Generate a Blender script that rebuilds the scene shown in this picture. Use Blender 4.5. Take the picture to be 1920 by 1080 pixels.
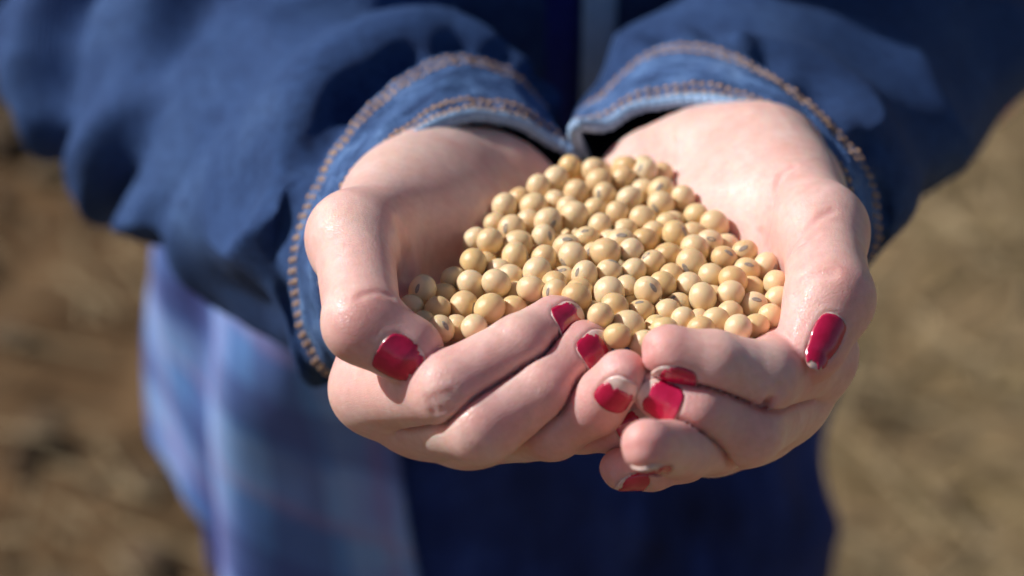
import bpy, bmesh, math, random
import numpy as np, time
T0 = time.time()
def lap(s):
    print('LAP %-12s %.1f' % (s, time.time() - T0))
from mathutils import Vector, Matrix, noise

# ------------------------------------------------------------------ clear
for o in list(bpy.data.objects):
    bpy.data.objects.remove(o)
scene = bpy.context.scene
COL = scene.collection
random.seed(7)
rng = np.random.default_rng(11)

# ------------------------------------------------------------------ camera
PITCH = math.radians(32.0)
H = np.array([0.0, 0.0, 1.05])               # the cupped hands, metres above the field
cp, sp = math.cos(PITCH), math.sin(PITCH)
R_ = np.array([1.0, 0.0, 0.0])
U_ = np.array([0.0, sp, cp])
F_ = np.array([0.0, cp, -sp])
DIST = 467.0                                  # mm from the lens to the hands
LENS = 70.0
MMPX = 0.125

cam = bpy.data.cameras.new('camera')
cam.lens = LENS
cam.sensor_width = 36.0
cam.clip_start = 0.02
cam.clip_end = 2000.0
cam.dof.use_dof = True
cam.dof.focus_distance = 0.474
cam.dof.aperture_fstop = 6.6
cam_ob = bpy.data.objects.new('camera', cam)
COL.objects.link(cam_ob)
cam_ob.location = Vector(H - F_ * DIST / 1000.0)
cam_ob.rotation_euler = (math.pi / 2 - PITCH, 0, 0)
scene.camera = cam_ob

# ------------------------------------------------------------------ sky and sun
SUN = np.array([-0.75, 0.17, 0.63])
SUN = SUN / np.linalg.norm(SUN)
world = bpy.data.worlds.new('World')
scene.world = world
world.use_nodes = True
wn = world.node_tree.nodes
wl = world.node_tree.links
wn.clear()
w_out = wn.new('ShaderNodeOutputWorld')
w_bg = wn.new('ShaderNodeBackground')
w_sky = wn.new('ShaderNodeTexSky')
w_sky.sky_type = 'NISHITA'
w_sky.sun_disc = False
w_sky.sun_elevation = math.asin(SUN[2])
w_sky.sun_rotation = math.atan2(SUN[0], SUN[1])
w_bg.inputs['Strength'].default_value = 0.065
wl.new(w_sky.outputs[0], w_bg.inputs['Color'])
wl.new(w_bg.outputs[0], w_out.inputs['Surface'])

sun = bpy.data.lights.new('sun', 'SUN')
sun.energy = 5.0
sun.angle = math.radians(0.55)
sun.color = (1.0, 0.97, 0.93)
sun_ob = bpy.data.objects.new('sun', sun)
COL.objects.link(sun_ob)
sun_ob.rotation_euler = Vector(SUN).to_track_quat('Z', 'Y').to_euler()
sun_ob.location = (-3, 1, 4)

scene.view_settings.view_transform = 'Standard'
scene.view_settings.look = 'None'
scene.view_settings.exposure = -0.12
scene.view_settings.gamma = 1.0
scene.view_settings.use_curve_mapping = False
scene.cycles.use_denoising = True
scene.cycles.use_adaptive_sampling = True
scene.cycles.adaptive_threshold = 0.03
scene.cycles.adaptive_min_samples = 16
scene.cycles.max_bounces = 5
scene.cycles.diffuse_bounces = 3
scene.cycles.glossy_bounces = 2
scene.cycles.transmission_bounces = 1
scene.cycles.caustics_reflective = False
scene.cycles.caustics_refractive = False

# ------------------------------------------------------------------ coordinates
# hand space: millimetres, x right, y up the picture plane, z away from the lens; origin at the hands
def P(px, py, d):
    s = MMPX * (DIST + d) / DIST
    return np.array([(px - 960.0) * s, (540.0 - py) * s, float(d)])

def to_world(v):
    v = np.asarray(v, dtype=np.float64)
    return H + (v[..., 0:1] * R_ + v[..., 1:2] * U_ + v[..., 2:3] * F_) / 1000.0

def dir_world(v):
    v = np.asarray(v, dtype=np.float64)
    w = v[0] * R_ + v[1] * U_ + v[2] * F_
    return w / np.linalg.norm(w)

def from_body(x, y, z):
    # body space (mm): x right, y back from the hands, z up from the hands
    return np.array([x, y * sp + z * cp, y * cp - z * sp])

# ------------------------------------------------------------------ mesh helpers
def link(o, parent=None):
    COL.objects.link(o)
    if parent is not None:
        o.parent = parent
    return o

def tag(o, label=None, cat=None, group=None, kind=None):
    if label: o['label'] = label
    if cat: o['category'] = cat
    if group: o['group'] = group
    if kind: o['kind'] = kind
    return o

def fix_winding(co, faces):
    # consistent faces: flip all of them if the signed volume is negative
    f = np.asarray(faces)
    a, b, c = co[f[:, 0]], co[f[:, 1]], co[f[:, 2]]
    vol = np.einsum('ij,ij->i', a - co.mean(0), np.cross(b - co.mean(0), c - co.mean(0))).sum()
    if f.shape[1] == 4:
        d = co[f[:, 3]]
        vol += np.einsum('ij,ij->i', a - co.mean(0), np.cross(c - co.mean(0), d - co.mean(0))).sum()
    return f[:, ::-1] if vol < 0 else f

def mesh_from(name, co, faces, mat=None, smooth=True):
    me = bpy.data.meshes.new(name)
    me.from_pydata([tuple(v) for v in np.asarray(co)], [], [tuple(int(i) for i in f) for f in faces])
    me.update()
    if smooth:
        me.polygons.foreach_set('use_smooth', [True] * len(me.polygons))
    if mat is not None:
        me.materials.append(mat)
    return me

def obj(name, me, parent=None):
    return link(bpy.data.objects.new(name, me), parent)

def catmull_closed(pts, n):
    pts = np.asarray(pts, float)
    m = len(pts)
    t = np.arange(n) * m / n
    i = np.floor(t).astype(int)
    f = (t - i)[:, None]
    p0, p1, p2, p3 = pts[(i - 1) % m], pts[i % m], pts[(i + 1) % m], pts[(i + 2) % m]
    return 0.5 * (2 * p1 + (p2 - p0) * f + (2 * p0 - 5 * p1 + 4 * p2 - p3) * f ** 2 + (3 * p1 - p0 - 3 * p2 + p3) * f ** 3)

def catmull_open(pts, n):
    # pts: (m, ...) -> (n, ...)
    pts = np.asarray(pts, float)
    m = len(pts)
    ext = np.concatenate([2 * pts[:1] - pts[1:2], pts, 2 * pts[-1:] - pts[-2:-1]])
    t = np.linspace(0, m - 1, n)
    i = np.minimum(np.floor(t).astype(int), m - 2)
    f = (t - i).reshape((-1,) + (1,) * (pts.ndim - 1))
    p0, p1, p2, p3 = ext[i], ext[i + 1], ext[i + 2], ext[i + 3]
    return 0.5 * (2 * p1 + (p2 - p0) * f + (2 * p0 - 5 * p1 + 4 * p2 - p3) * f ** 2 + (3 * p1 - p0 - 3 * p2 + p3) * f ** 3)

def even_ring(pts, n):
    d = catmull_closed(pts, 600)
    seg = np.linalg.norm(np.roll(d, -1, 0) - d, axis=1)
    cum = np.concatenate([[0], np.cumsum(seg)])
    t = np.linspace(0, cum[-1], n, endpoint=False)
    dd = np.concatenate([d, d[:1]])
    return np.stack([np.interp(t, cum, dd[:, k]) for k in range(3)], 1)

def unit_rows(a):
    return a / (np.linalg.norm(a, axis=1, keepdims=True) + 1e-9)

def grid_normals(g, closed_u=True):
    # g: (nv, nu, 3); u closed round the tube
    if closed_u:
        du = np.roll(g, -1, 1) - np.roll(g, 1, 1)
    else:
        du = np.gradient(g, axis=1)
    dv = np.gradient(g, axis=0)
    n = np.cross(du, dv)
    return n / (np.linalg.norm(n, axis=2, keepdims=True) + 1e-9)

def grid_faces(nv, nu, closed_u=True):
    f = []
    mu = nu if closed_u else nu - 1
    for v in range(nv - 1):
        for u in range(mu):
            a = v * nu + u
            b = v * nu + (u + 1) % nu
            f.append((a, b, b + nu, a + nu))
    return np.array(f)

def outward(g, n):
    c = g.mean(1, keepdims=True)
    s = np.sign(np.einsum('ijk,ijk->ij', g - c, n).sum())
    return n * (s if s != 0 else 1)

def uv_grid(me, nv, nu, lu, lv, closed_u=True):
    uvl = me.uv_layers.new(name='UVMap')
    mu = nu if closed_u else nu - 1
    i = 0
    co = np.zeros((len(me.loops), 2), np.float32)
    k = 0
    for v in range(nv - 1):
        for u in range(mu):
            for (du, dv) in ((0, 0), (1, 0), (1, 1), (0, 1)):
                co[k] = ((u + du) / nu * lu, (v + dv) / (nv - 1) * lv)
                k += 1
    return co, uvl

def noise3(pts, scale, seed=0.0, octv=2):
    out = np.empty(len(pts))
    for i, p in enumerate(pts):
        out[i] = noise.fractal(Vector((p[0] * scale + seed, p[1] * scale - seed * 0.7, p[2] * scale + seed * 1.3)), 1.0, 2.0, octv)
    return out

# ------------------------------------------------------------------ materials
def new_mat(name):
    m = bpy.data.materials.new(name)
    m.use_nodes = True
    nt = m.node_tree
    b = nt.nodes['Principled BSDF']
    return m, nt, b

def N(nt, kind, **kw):
    n = nt.nodes.new(kind)
    for k, v in kw.items():
        if k in n.inputs:
            n.inputs[k].default_value = v
        else:
            setattr(n, k, v)
    return n

def ramp(nt, src, stops):
    r = nt.nodes.new('ShaderNodeValToRGB')
    e = r.color_ramp.elements
    while len(e) < len(stops):
        e.new(0.5)
    for i, (p, c) in enumerate(stops):
        e[i].position = p
        e[i].color = (c[0], c[1], c[2], 1)
    nt.links.new(src, r.inputs[0])
    return r

def mixc(nt, fac, a, b, mode='MIX'):
    m = nt.nodes.new('ShaderNodeMix')
    m.data_type = 'RGBA'
    m.blend_type = mode
    for s, v in ((m.inputs[0], fac), (m.inputs[6], a), (m.inputs[7], b)):
        if isinstance(v, (int, float)):
            s.default_value = v
        elif isinstance(v, tuple):
            s.default_value = (v[0], v[1], v[2], 1)
        else:
            nt.links.new(v, s)
    return m.outputs[2]

def math_node(nt, op, a, b=None):
    m = nt.nodes.new('ShaderNodeMath')
    m.operation = op
    for i, v in enumerate((a, b)):
        if v is None: continue
        if isinstance(v, (int, float)):
            m.inputs[i].default_value = v
        else:
            nt.links.new(v, m.inputs[i])
    return m.outputs[0]

def bump(nt, b, height, strength, dist, prev=None):
    n = nt.nodes.new('ShaderNodeBump')
    n.inputs['Strength'].default_value = strength
    n.inputs['Distance'].default_value = dist
    nt.links.new(height, n.inputs['Height'])
    if prev is not None:
        nt.links.new(prev, n.inputs['Normal'])
    nt.links.new(n.outputs[0], b.inputs['Normal'])
    return n.outputs[0]

def mat_skin():
    m, nt, b = new_mat('skin')
    L = nt.links
    tc = nt.nodes.new('ShaderNodeTexCoord')
    at = N(nt, 'ShaderNodeAttribute', attribute_name='flush')
    n1 = N(nt, 'ShaderNodeTexNoise', Scale=95.0, Detail=4.0, Roughness=0.6)
    L.new(tc.outputs['Object'], n1.inputs['Vector'])
    n2 = N(nt, 'ShaderNodeTexNoise', Scale=420.0, Detail=3.0, Roughness=0.6)
    L.new(tc.outputs['Object'], n2.inputs['Vector'])
    mott = ramp(nt, n1.outputs[0], [(0.30, (0.86, 0.53, 0.465)), (0.72, (0.92, 0.67, 0.605))])
    n0 = N(nt, 'ShaderNodeTexNoise', Scale=42.0, Detail=3.0, Roughness=0.55)
    L.new(tc.outputs['Object'], n0.inputs['Vector'])
    blot = ramp(nt, n0.outputs[0], [(0.32, (0.97, 0.90, 0.89)), (0.5, (1.0, 1.0, 1.0)), (0.70, (0.985, 1.02, 0.98))])
    base_c = mixc(nt, 1.0, mott.outputs[0], blot.outputs[0], 'MULTIPLY')
    red = mixc(nt, at.outputs['Fac'], base_c, (0.80, 0.36, 0.34))
    fine = ramp(nt, n2.outputs[0], [(0.3, (0.93, 0.89, 0.88)), (0.7, (1.03, 1.03, 1.03))])
    col = mixc(nt, 1.0, red, fine.outputs[0], 'MULTIPLY')
    L.new(col, b.inputs['Base Color'])
    b.inputs['Roughness'].default_value = 0.42
    b.inputs['Specular IOR Level'].default_value = 0.5
    b.inputs['Subsurface Weight'].default_value = 0.75
    b.inputs['Subsurface Radius'].default_value = (1.0, 0.36, 0.2)
    b.inputs['Subsurface Scale'].default_value = 0.0040
    # skin relief: fine cells and stretched lines
    mp = N(nt, 'ShaderNodeMapping')
    mp.inputs['Scale'].default_value = (1.0, 2.6, 1.6)
    mp.inputs['Rotation'].default_value = (0.4, 0.3, 0.9)
    L.new(tc.outputs['Object'], mp.inputs['Vector'])
    v1 = N(nt, 'ShaderNodeTexVoronoi', Scale=780.0)
    v1.feature = 'DISTANCE_TO_EDGE'
    L.new(mp.outputs[0], v1.inputs['Vector'])
    v1r = ramp(nt, v1.outputs['Distance'], [(0.0, (0, 0, 0)), (0.12, (1, 1, 1))])
    bb = bump(nt, b, v1r.outputs[0], 0.30, 0.00025)
    n3 = N(nt, 'ShaderNodeTexNoise', Scale=1300.0, Detail=2.0)
    L.new(mp.outputs[0], n3.inputs['Vector'])
    bb = bump(nt, b, n3.outputs[0], 0.26, 0.00028, bb)
    n4 = N(nt, 'ShaderNodeTexNoise', Scale=180.0, Detail=3.0)
    L.new(tc.outputs['Object'], n4.inputs['Vector'])
    bump(nt, b, n4.outputs[0], 0.25, 0.0007, bb)
    rr = ramp(nt, n4.outputs[0], [(0.3, (0.29,) * 3), (0.7, (0.44,) * 3)])
    L.new(rr.outputs[0], b.inputs['Roughness'])
    return m

def mat_polish():
    m, nt, b = new_mat('nail_polish')
    tc = nt.nodes.new('ShaderNodeTexCoord')
    n = N(nt, 'ShaderNodeTexNoise', Scale=300.0, Detail=2.0)
    nt.links.new(tc.outputs['Object'], n.inputs['Vector'])
    r = ramp(nt, n.outputs[0], [(0.3, (0.46, 0.006, 0.045)), (0.7, (0.58, 0.012, 0.075))])
    nt.links.new(r.outputs[0], b.inputs['Base Color'])
    b.inputs['Roughness'].default_value = 0.16
    b.inputs['Coat Weight'].default_value = 0.7
    b.inputs['Coat Roughness'].default_value = 0.08
    n2 = N(nt, 'ShaderNodeTexNoise', Scale=550.0, Detail=2.0)
    nt.links.new(tc.outputs['Object'], n2.inputs['Vector'])
    bump(nt, b, n2.outputs[0], 0.25, 0.0003)
    return m

def mat_nail():
    m, nt, b = new_mat('bare_nail')
    b.inputs['Base Color'].default_value = (0.78, 0.52, 0.46, 1)
    b.inputs['Roughness'].default_value = 0.28
    b.inputs['Subsurface Weight'].default_value = 0.3
    b.inputs['Subsurface Scale'].default_value = 0.001
    tc = nt.nodes.new('ShaderNodeTexCoord')
    n = N(nt, 'ShaderNodeTexNoise', Scale=500.0, Detail=2.0)
    nt.links.new(tc.outputs['Object'], n.inputs['Vector'])
    r = ramp(nt, n.outputs[0], [(0.3, (0.74, 0.48, 0.42)), (0.7, (0.84, 0.62, 0.56))])
    nt.links.new(r.outputs[0], b.inputs['Base Color'])
    bump(nt, b, n.outputs[0], 0.15, 0.0002)
    return m

def mat_denim(name, dark, mid, light, twill=1.0, streak=0.0, scale=1.0, run=(0.045, 0.20, 1)):
    m, nt, b = new_mat(name)
    L = nt.links
    uv = N(nt, 'ShaderNodeUVMap', uv_map='UVMap')
    tc = nt.nodes.new('ShaderNodeTexCoord')
    # broad fading and streaks of wear
    n1 = N(nt, 'ShaderNodeTexNoise', Scale=22.0 * scale, Detail=5.0, Roughness=0.62)
    L.new(tc.outputs['Object'], n1.inputs['Vector'])
    base = ramp(nt, n1.outputs[0], [(0.25, dark), (0.52, mid), (0.80, light)])
    n2 = N(nt, 'ShaderNodeTexNoise', Scale=260.0 * scale, Detail=3.0, Roughness=0.7)
    L.new(tc.outputs['Object'], n2.inputs['Vector'])
    sp_ = ramp(nt, n2.outputs[0], [(0.3, (0.58, 0.60, 0.66)), (0.72, (1.38, 1.36, 1.30))])
    c = mixc(nt, 0.8, base.outputs[0], sp_.outputs[0], 'MULTIPLY')
    if streak:
        # worn pale ridges and unfaded hollows round the band; lit folds painted on trousers
        ms = N(nt, 'ShaderNodeMapping')
        ms.inputs['Scale'].default_value = run
        L.new(uv.outputs[0], ms.inputs['Vector'])
        n5 = N(nt, 'ShaderNodeTexNoise', Scale=1.0, Detail=4.0, Roughness=0.6)
        L.new(ms.outputs[0], n5.inputs['Vector'])
        st = ramp(nt, n5.outputs[0], [(0.32, (0.42, 0.42, 0.50)), (0.5, (0.95, 0.95, 1.0)), (0.68, (1.75, 1.65, 1.5))])
        c = mixc(nt, streak, c, st.outputs[0], 'MULTIPLY')
    # twill: diagonal lines in cloth space (uv in mm)
    mp = N(nt, 'ShaderNodeMapping')
    mp.inputs['Rotation'].default_value = (0, 0, math.radians(62))
    L.new(uv.outputs[0], mp.inputs['Vector'])
    w = N(nt, 'ShaderNodeTexWave', Scale=0.26, Distortion=1.6, Detail=2.0)
    w.inputs['Detail Scale'].default_value = 2.0
    L.new(mp.outputs[0], w.inputs['Vector'])
    tw = ramp(nt, w.outputs[0], [(0.2, (0.66, 0.69, 0.74)), (0.8, (1.25, 1.23, 1.19))])
    c = mixc(nt, twill, c, tw.outputs[0], 'MULTIPLY')
    L.new(c, b.inputs['Base Color'])
    b.inputs['Roughness'].default_value = 0.85
    b.inputs['Specular IOR Level'].default_value = 0.2
    b.inputs['Sheen Weight'].default_value = 0.0
    b.inputs['Sheen Roughness'].default_value = 0.5
    bb = bump(nt, b, w.outputs[0], 0.5, 0.0004)
    bump(nt, b, n2.outputs[0], 0.5, 0.0006, bb)
    return m

def mat_thread():
    m, nt, b = new_mat('brown_thread')
    tc = nt.nodes.new('ShaderNodeTexCoord')
    n = N(nt, 'ShaderNodeTexNoise', Scale=350.0, Detail=2.0)
    nt.links.new(tc.outputs['Object'], n.inputs['Vector'])
    r = ramp(nt, n.outputs[0], [(0.3, (0.36, 0.20, 0.11)), (0.7, (0.64, 0.40, 0.24))])
    nt.links.new(r.outputs[0], b.inputs['Base Color'])
    b.inputs['Roughness'].default_value = 0.6
    n2 = N(nt, 'ShaderNodeTexNoise', Scale=2500.0, Detail=1.0)
    nt.links.new(tc.outputs['Object'], n2.inputs['Vector'])
    bump(nt, b, n2.outputs[0], 0.6, 0.0003)
    return m

def mat_bean():
    m, nt, b = new_mat('soybean_skin')
    L = nt.links
    tc = nt.nodes.new('ShaderNodeTexCoord')
    oi = nt.nodes.new('ShaderNodeObjectInfo')
    off = nt.nodes.new('ShaderNodeVectorMath')
    off.operation = 'MULTIPLY_ADD'
    L.new(oi.outputs['Random'], off.inputs[0])
    off.inputs[1].default_value = (0.37, 0.83, 0.59)
    L.new(tc.outputs['Object'], off.inputs[2])
    n1 = N(nt, 'ShaderNodeTexNoise', Scale=260.0, Detail=3.0, Roughness=0.55)
    L.new(off.outputs[0], n1.inputs['Vector'])
    tone = ramp(nt, oi.outputs['Random'], [(0.0, (0.80, 0.54, 0.27)), (0.3, (0.87, 0.645, 0.38)), (0.7, (0.91, 0.71, 0.46)), (1.0, (0.84, 0.60, 0.30))])
    mot = ramp(nt, n1.outputs[0], [(0.3, (0.90, 0.86, 0.80)), (0.7, (1.06, 1.06, 1.07))])
    c = mixc(nt, 1.0, tone.outputs[0], mot.outputs[0], 'MULTIPLY')
    # small brown blemishes
    v = N(nt, 'ShaderNodeTexNoise', Scale=900.0, Detail=4.0, Roughness=0.7)
    L.new(off.outputs[0], v.inputs['Vector'])
    bl = ramp(nt, v.outputs[0], [(0.66, (0, 0, 0)), (0.74, (1, 1, 1))])
    fac = math_node(nt, 'MULTIPLY', bl.outputs[0], 0.35)
    c = mixc(nt, fac, c, (0.30, 0.17, 0.08))
    L.new(c, b.inputs['Base Color'])
    b.inputs['Roughness'].default_value = 0.23
    b.inputs['Specular IOR Level'].default_value = 0.5
    b.inputs['Subsurface Weight'].default_value = 0.5
    b.inputs['Subsurface Radius'].default_value = (1.0, 0.6, 0.3)
    b.inputs['Subsurface Scale'].default_value = 0.0018
    bb = bump(nt, b, n1.outputs[0], 0.15, 0.0006)
    bump(nt, b, v.outputs[0], 0.10, 0.0003, bb)
    return m

def mat_plain(name, c1, c2, rough=0.7, scale=60.0, metallic=0.0, bstr=0.2, bdist=0.001, detail=4.0):
    m, nt, b = new_mat(name)
    tc = nt.nodes.new('ShaderNodeTexCoord')
    n = N(nt, 'ShaderNodeTexNoise', Scale=scale, Detail=detail, Roughness=0.6)
    nt.links.new(tc.outputs['Object'], n.inputs['Vector'])
    r = ramp(nt, n.outputs[0], [(0.3, c1), (0.7, c2)])
    nt.links.new(r.outputs[0], b.inputs['Base Color'])
    b.inputs['Roughness'].default_value = rough
    b.inputs['Metallic'].default_value = metallic
    bump(nt, b, n.outputs[0], bstr, bdist)
    return m

def mat_plaid():
    m, nt, b = new_mat('plaid_cotton')
    L = nt.links
    uv = N(nt, 'ShaderNodeUVMap', uv_map='UVMap')
    sx = nt.nodes.new('ShaderNodeSeparateXYZ')
    L.new(uv.outputs[0], sx.inputs[0])
    def bands(src, period, width, phase):
        f = math_node(nt, 'ADD', src, phase)
        f = math_node(nt, 'DIVIDE', f, period)
        f = math_node(nt, 'FRACT', f)
        return math_node(nt, 'LESS_THAN', f, width / period)
    c = (0.11, 0.26, 0.60)
    col = mixc(nt, math_node(nt, 'MULTIPLY', bands(sx.outputs[0], 70, 26, 8), 0.55), c, (0.28, 0.47, 0.82))
    col = mixc(nt, math_node(nt, 'MULTIPLY', bands(sx.outputs[1], 62, 22, 20), 0.55), col, (0.28, 0.47, 0.82))
    col = mixc(nt, math_node(nt, 'MULTIPLY', bands(sx.outputs[0], 70, 22, 36), 0.5), col, (0.06, 0.075, 0.27))
    col = mixc(nt, math_node(nt, 'MULTIPLY', bands(sx.outputs[1], 62, 18, 42), 0.5), col, (0.06, 0.075, 0.27))
    col = mixc(nt, math_node(nt, 'MULTIPLY', bands(sx.outputs[0], 70, 5, 64), 0.22), col, (0.36, 0.12, 0.26))
    col = mixc(nt, math_node(nt, 'MULTIPLY', bands(sx.outputs[1], 62, 5, 2), 0.22), col, (0.36, 0.12, 0.26))
    tc = nt.nodes.new('ShaderNodeTexCoord')
    n6 = N(nt, 'ShaderNodeTexNoise', Scale=16.0, Detail=2.0)
    L.new(tc.outputs['Object'], n6.inputs['Vector'])
    pat = ramp(nt, n6.outputs[0], [(0.38, (1.05, 1.0, 1.0)), (0.58, (0.92, 0.66, 0.80))])
    col = mixc(nt, 1.0, col, pat.outputs[0], 'MULTIPLY')
    L.new(col, b.inputs['Base Color'])
    b.inputs['Roughness'].default_value = 0.8
    n = N(nt, 'ShaderNodeTexNoise', Scale=500.0, Detail=2.0)
    L.new(tc.outputs['Object'], n.inputs['Vector'])
    bump(nt, b, n.outputs[0], 0.3, 0.0005)
    return m

def mat_ground():
    m, nt, b = new_mat('dry_field_soil')
    L = nt.links
    tc = nt.nodes.new('ShaderNodeTexCoord')
    n1 = N(nt, 'ShaderNodeTexNoise', Scale=3.2, Detail=6.0, Roughness=0.62)
    L.new(tc.outputs['Object'], n1.inputs['Vector'])
    n2 = N(nt, 'ShaderNodeTexNoise', Scale=9.0, Detail=7.0, Roughness=0.62)
    L.new(tc.outputs['Object'], n2.inputs['Vector'])
    # bare brown soil on one side of the standing person, dry grass litter on the other
    sx = nt.nodes.new('ShaderNodeSeparateXYZ')
    L.new(tc.outputs['Object'], sx.inputs[0])
    g = math_node(nt, 'MULTIPLY_ADD', sx.outputs[0], 0.9)
    g.node.inputs[2].default_value = 0.42
    g2 = math_node(nt, 'MULTIPLY_ADD', n1.outputs[0], 0.9)
    g2.node.inputs[2].default_value = -0.42
    gg = math_node(nt, 'ADD', g, g2)
    cl = nt.nodes.new('ShaderNodeClamp')
    L.new(gg, cl.inputs[0])
    soil = ramp(nt, n2.outputs[0], [(0.30, (0.058, 0.032, 0.015)), (0.50, (0.125, 0.073, 0.036)), (0.72, (0.215, 0.132, 0.068))])
    litter = ramp(nt, n2.outputs[0], [(0.28, (0.18, 0.13, 0.056)), (0.50, (0.235, 0.164, 0.086)), (0.74, (0.29, 0.20, 0.112))])
    c = mixc(nt, cl.outputs[0], soil.outputs[0], litter.outputs[0])
    L.new(c, b.inputs['Base Color'])
    b.inputs['Roughness'].default_value = 0.95
    b.inputs['Specular IOR Level'].default_value = 0.1
    bump(nt, b, n2.outputs[0], 0.8, 0.02)
    return m

M = {}
M['skin'] = mat_skin()
M['polish'] = mat_polish()
M['nail'] = mat_nail()
M['denim'] = mat_denim('jacket_denim', (0.020, 0.047, 0.140), (0.031, 0.070, 0.190), (0.056, 0.110, 0.255))
M['cuff'] = mat_denim('cuff_denim', (0.034, 0.076, 0.19), (0.080, 0.155, 0.335), (0.20, 0.31, 0.52), scale=2.6, streak=1.0)
M['hem'] = mat_denim('worn_hem_denim', (0.20, 0.32, 0.52), (0.30, 0.44, 0.66), (0.42, 0.55, 0.74), scale=3.0)
M['trouser'] = mat_denim('trouser_cotton', (0.010, 0.022, 0.10), (0.016, 0.036, 0.17), (0.03, 0.07, 0.30), twill=0.6, streak=1.0, run=(0.03, 0.004, 1))  # vertical streaks paint the lightening of soft folds into the cloth colour
M['thread'] = mat_thread()
M['bean'] = mat_bean()
M['hilum'] = mat_plain('bean_scar', (0.25, 0.195, 0.16), (0.50, 0.41, 0.33), 0.5, 700.0, bstr=0.5, bdist=0.0003)
M['hilum_slit'] = mat_plain('bean_scar_slit', (0.45, 0.40, 0.34), (0.60, 0.54, 0.46), 0.5, 700.0)
M['plaid'] = mat_plaid()
M['ground'] = mat_ground()
M['edge'] = mat_plain('placket_painted_sunlit', (0.30, 0.45, 0.62), (0.42, 0.56, 0.72), 0.8, 120.0)  # pale tone paints sunlight on the placket edge into its colour
M['brass'] = mat_plain('aged_brass', (0.16, 0.09, 0.05), (0.30, 0.18, 0.10), 0.4, 200.0, metallic=0.8)
M['knit'] = mat_plain('blue_jersey', (0.012, 0.03, 0.30), (0.02, 0.05, 0.42), 0.8, 200.0)
M['clod'] = mat_plain('soil_clod', (0.085, 0.053, 0.028), (0.17, 0.11, 0.06), 0.95, 60.0, bstr=0.6, bdist=0.004)
M['straw'] = mat_plain('dry_straw', (0.23, 0.165, 0.08), (0.40, 0.30, 0.17), 0.8, 30.0)
M['husk'] = mat_plain('bean_husk', (0.55, 0.38, 0.19), (0.70, 0.52, 0.30), 0.5, 300.0)

# ------------------------------------------------------------------ ground
def build_ground():
    n = 90
    xs = np.concatenate([-np.geomspace(60, 2.2, 14), np.linspace(-2.1, 2.1, n), np.geomspace(2.2, 60, 14)])
    ys = np.concatenate([-np.geomspace(60, 0.6, 12), np.linspace(-0.5, 4.5, n), np.geomspace(4.6, 400, 24)])
    co = []
    for y in ys:
        for x in xs:
            h = noise.fractal(Vector((x * 3.1, y * 3.1, 3.3)), 1.0, 2.0, 4) * 0.018 + noise.fractal(Vector((x * 0.7, y * 0.7, 1.1)), 1.0, 2.0, 2) * 0.03
            far = max(0.0, 1 - max(abs(x), abs(y)) / 20)
            co.append((x, y, h * far))
    f = grid_faces(len(ys), len(xs), closed_u=False)
    o = obj('ground', mesh_from('ground', co, f, M['ground']))
    tag(o, kind='structure')
    # clods: dark soil lumps, more of them on the left of the person
    bm = bmesh.new()
    for i in range(260):
        left = random.random() < 0.8
        x = random.uniform(-1.6, -0.05) if left else random.uniform(0.0, 1.6)
        y = random.uniform(0.5, 4.0)
        s = random.uniform(0.012, 0.045) if left else random.uniform(0.008, 0.02)
        mt = Matrix.Translation((x, y, s * 0.35)) @ Matrix.Rotation(random.random() * 6, 4, 'Z') @ Matrix.Diagonal((s, s * random.uniform(.7, 1.1), s * random.uniform(.5, .9), 1))
        r = bmesh.ops.create_icosphere(bm, subdivisions=2, radius=1.0, matrix=mt)
        for v in r['verts']:
            v.co += Vector(noise.noise_vector(v.co * 45)) * s * 0.32
    me = bpy.data.meshes.new('soil_clods'); bm.to_mesh(me); bm.free()
    me.materials.append(M['clod'])
    tag(obj('soil_clods', me), 'dark crumbled soil lumps scattered over the brown field', 'soil', kind='stuff')
    # straw litter
    co, f = [], []
    for i in range(5200):
        right = random.random() < 0.72
        x = random.uniform(0.0, 1.6) if right else random.uniform(-1.6, 0.0)
        y = random.uniform(0.5, 4.2)
        a = random.random() * math.pi
        l = random.uniform(0.02, 0.09); w = random.uniform(0.0012, 0.0035)
        dx, dy = math.cos(a), math.sin(a)
        z = 0.012 + random.random() * 0.03
        t = random.uniform(-0.3, 0.3) * l
        b0 = len(co)
        for (s1, s2, zz) in ((-1, -1, 0), (1, -1, 0), (1, 1, 0), (-1, 1, 0), (-1, 0, w), (1, 0, w)):
            co.append((x + dx * l * s1 - dy * w * s2, y + dy * l * s1 + dx * w * s2, z + t * s1 + zz))
        f += [(b0, b0 + 1, b0 + 5, b0 + 4), (b0 + 3, b0 + 4, b0 + 5, b0 + 2), (b0 + 1, b0, b0 + 3, b0 + 2)]
    o = obj('dry_straw', mesh_from('dry_straw', co, f, M['straw'], smooth=False))
    tag(o, 'pale dry straw and grass litter lying on the field', 'straw', kind='stuff')
build_ground()
lap('ground')

# ------------------------------------------------------------------ signed distance modelling
def smin(a, b, k):
    h = np.maximum(k - np.abs(a - b), 0.0) / k
    return np.minimum(a, b) - h * h * k * 0.25

def smax(a, b, k):
    return -smin(-a, -b, k)

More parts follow.
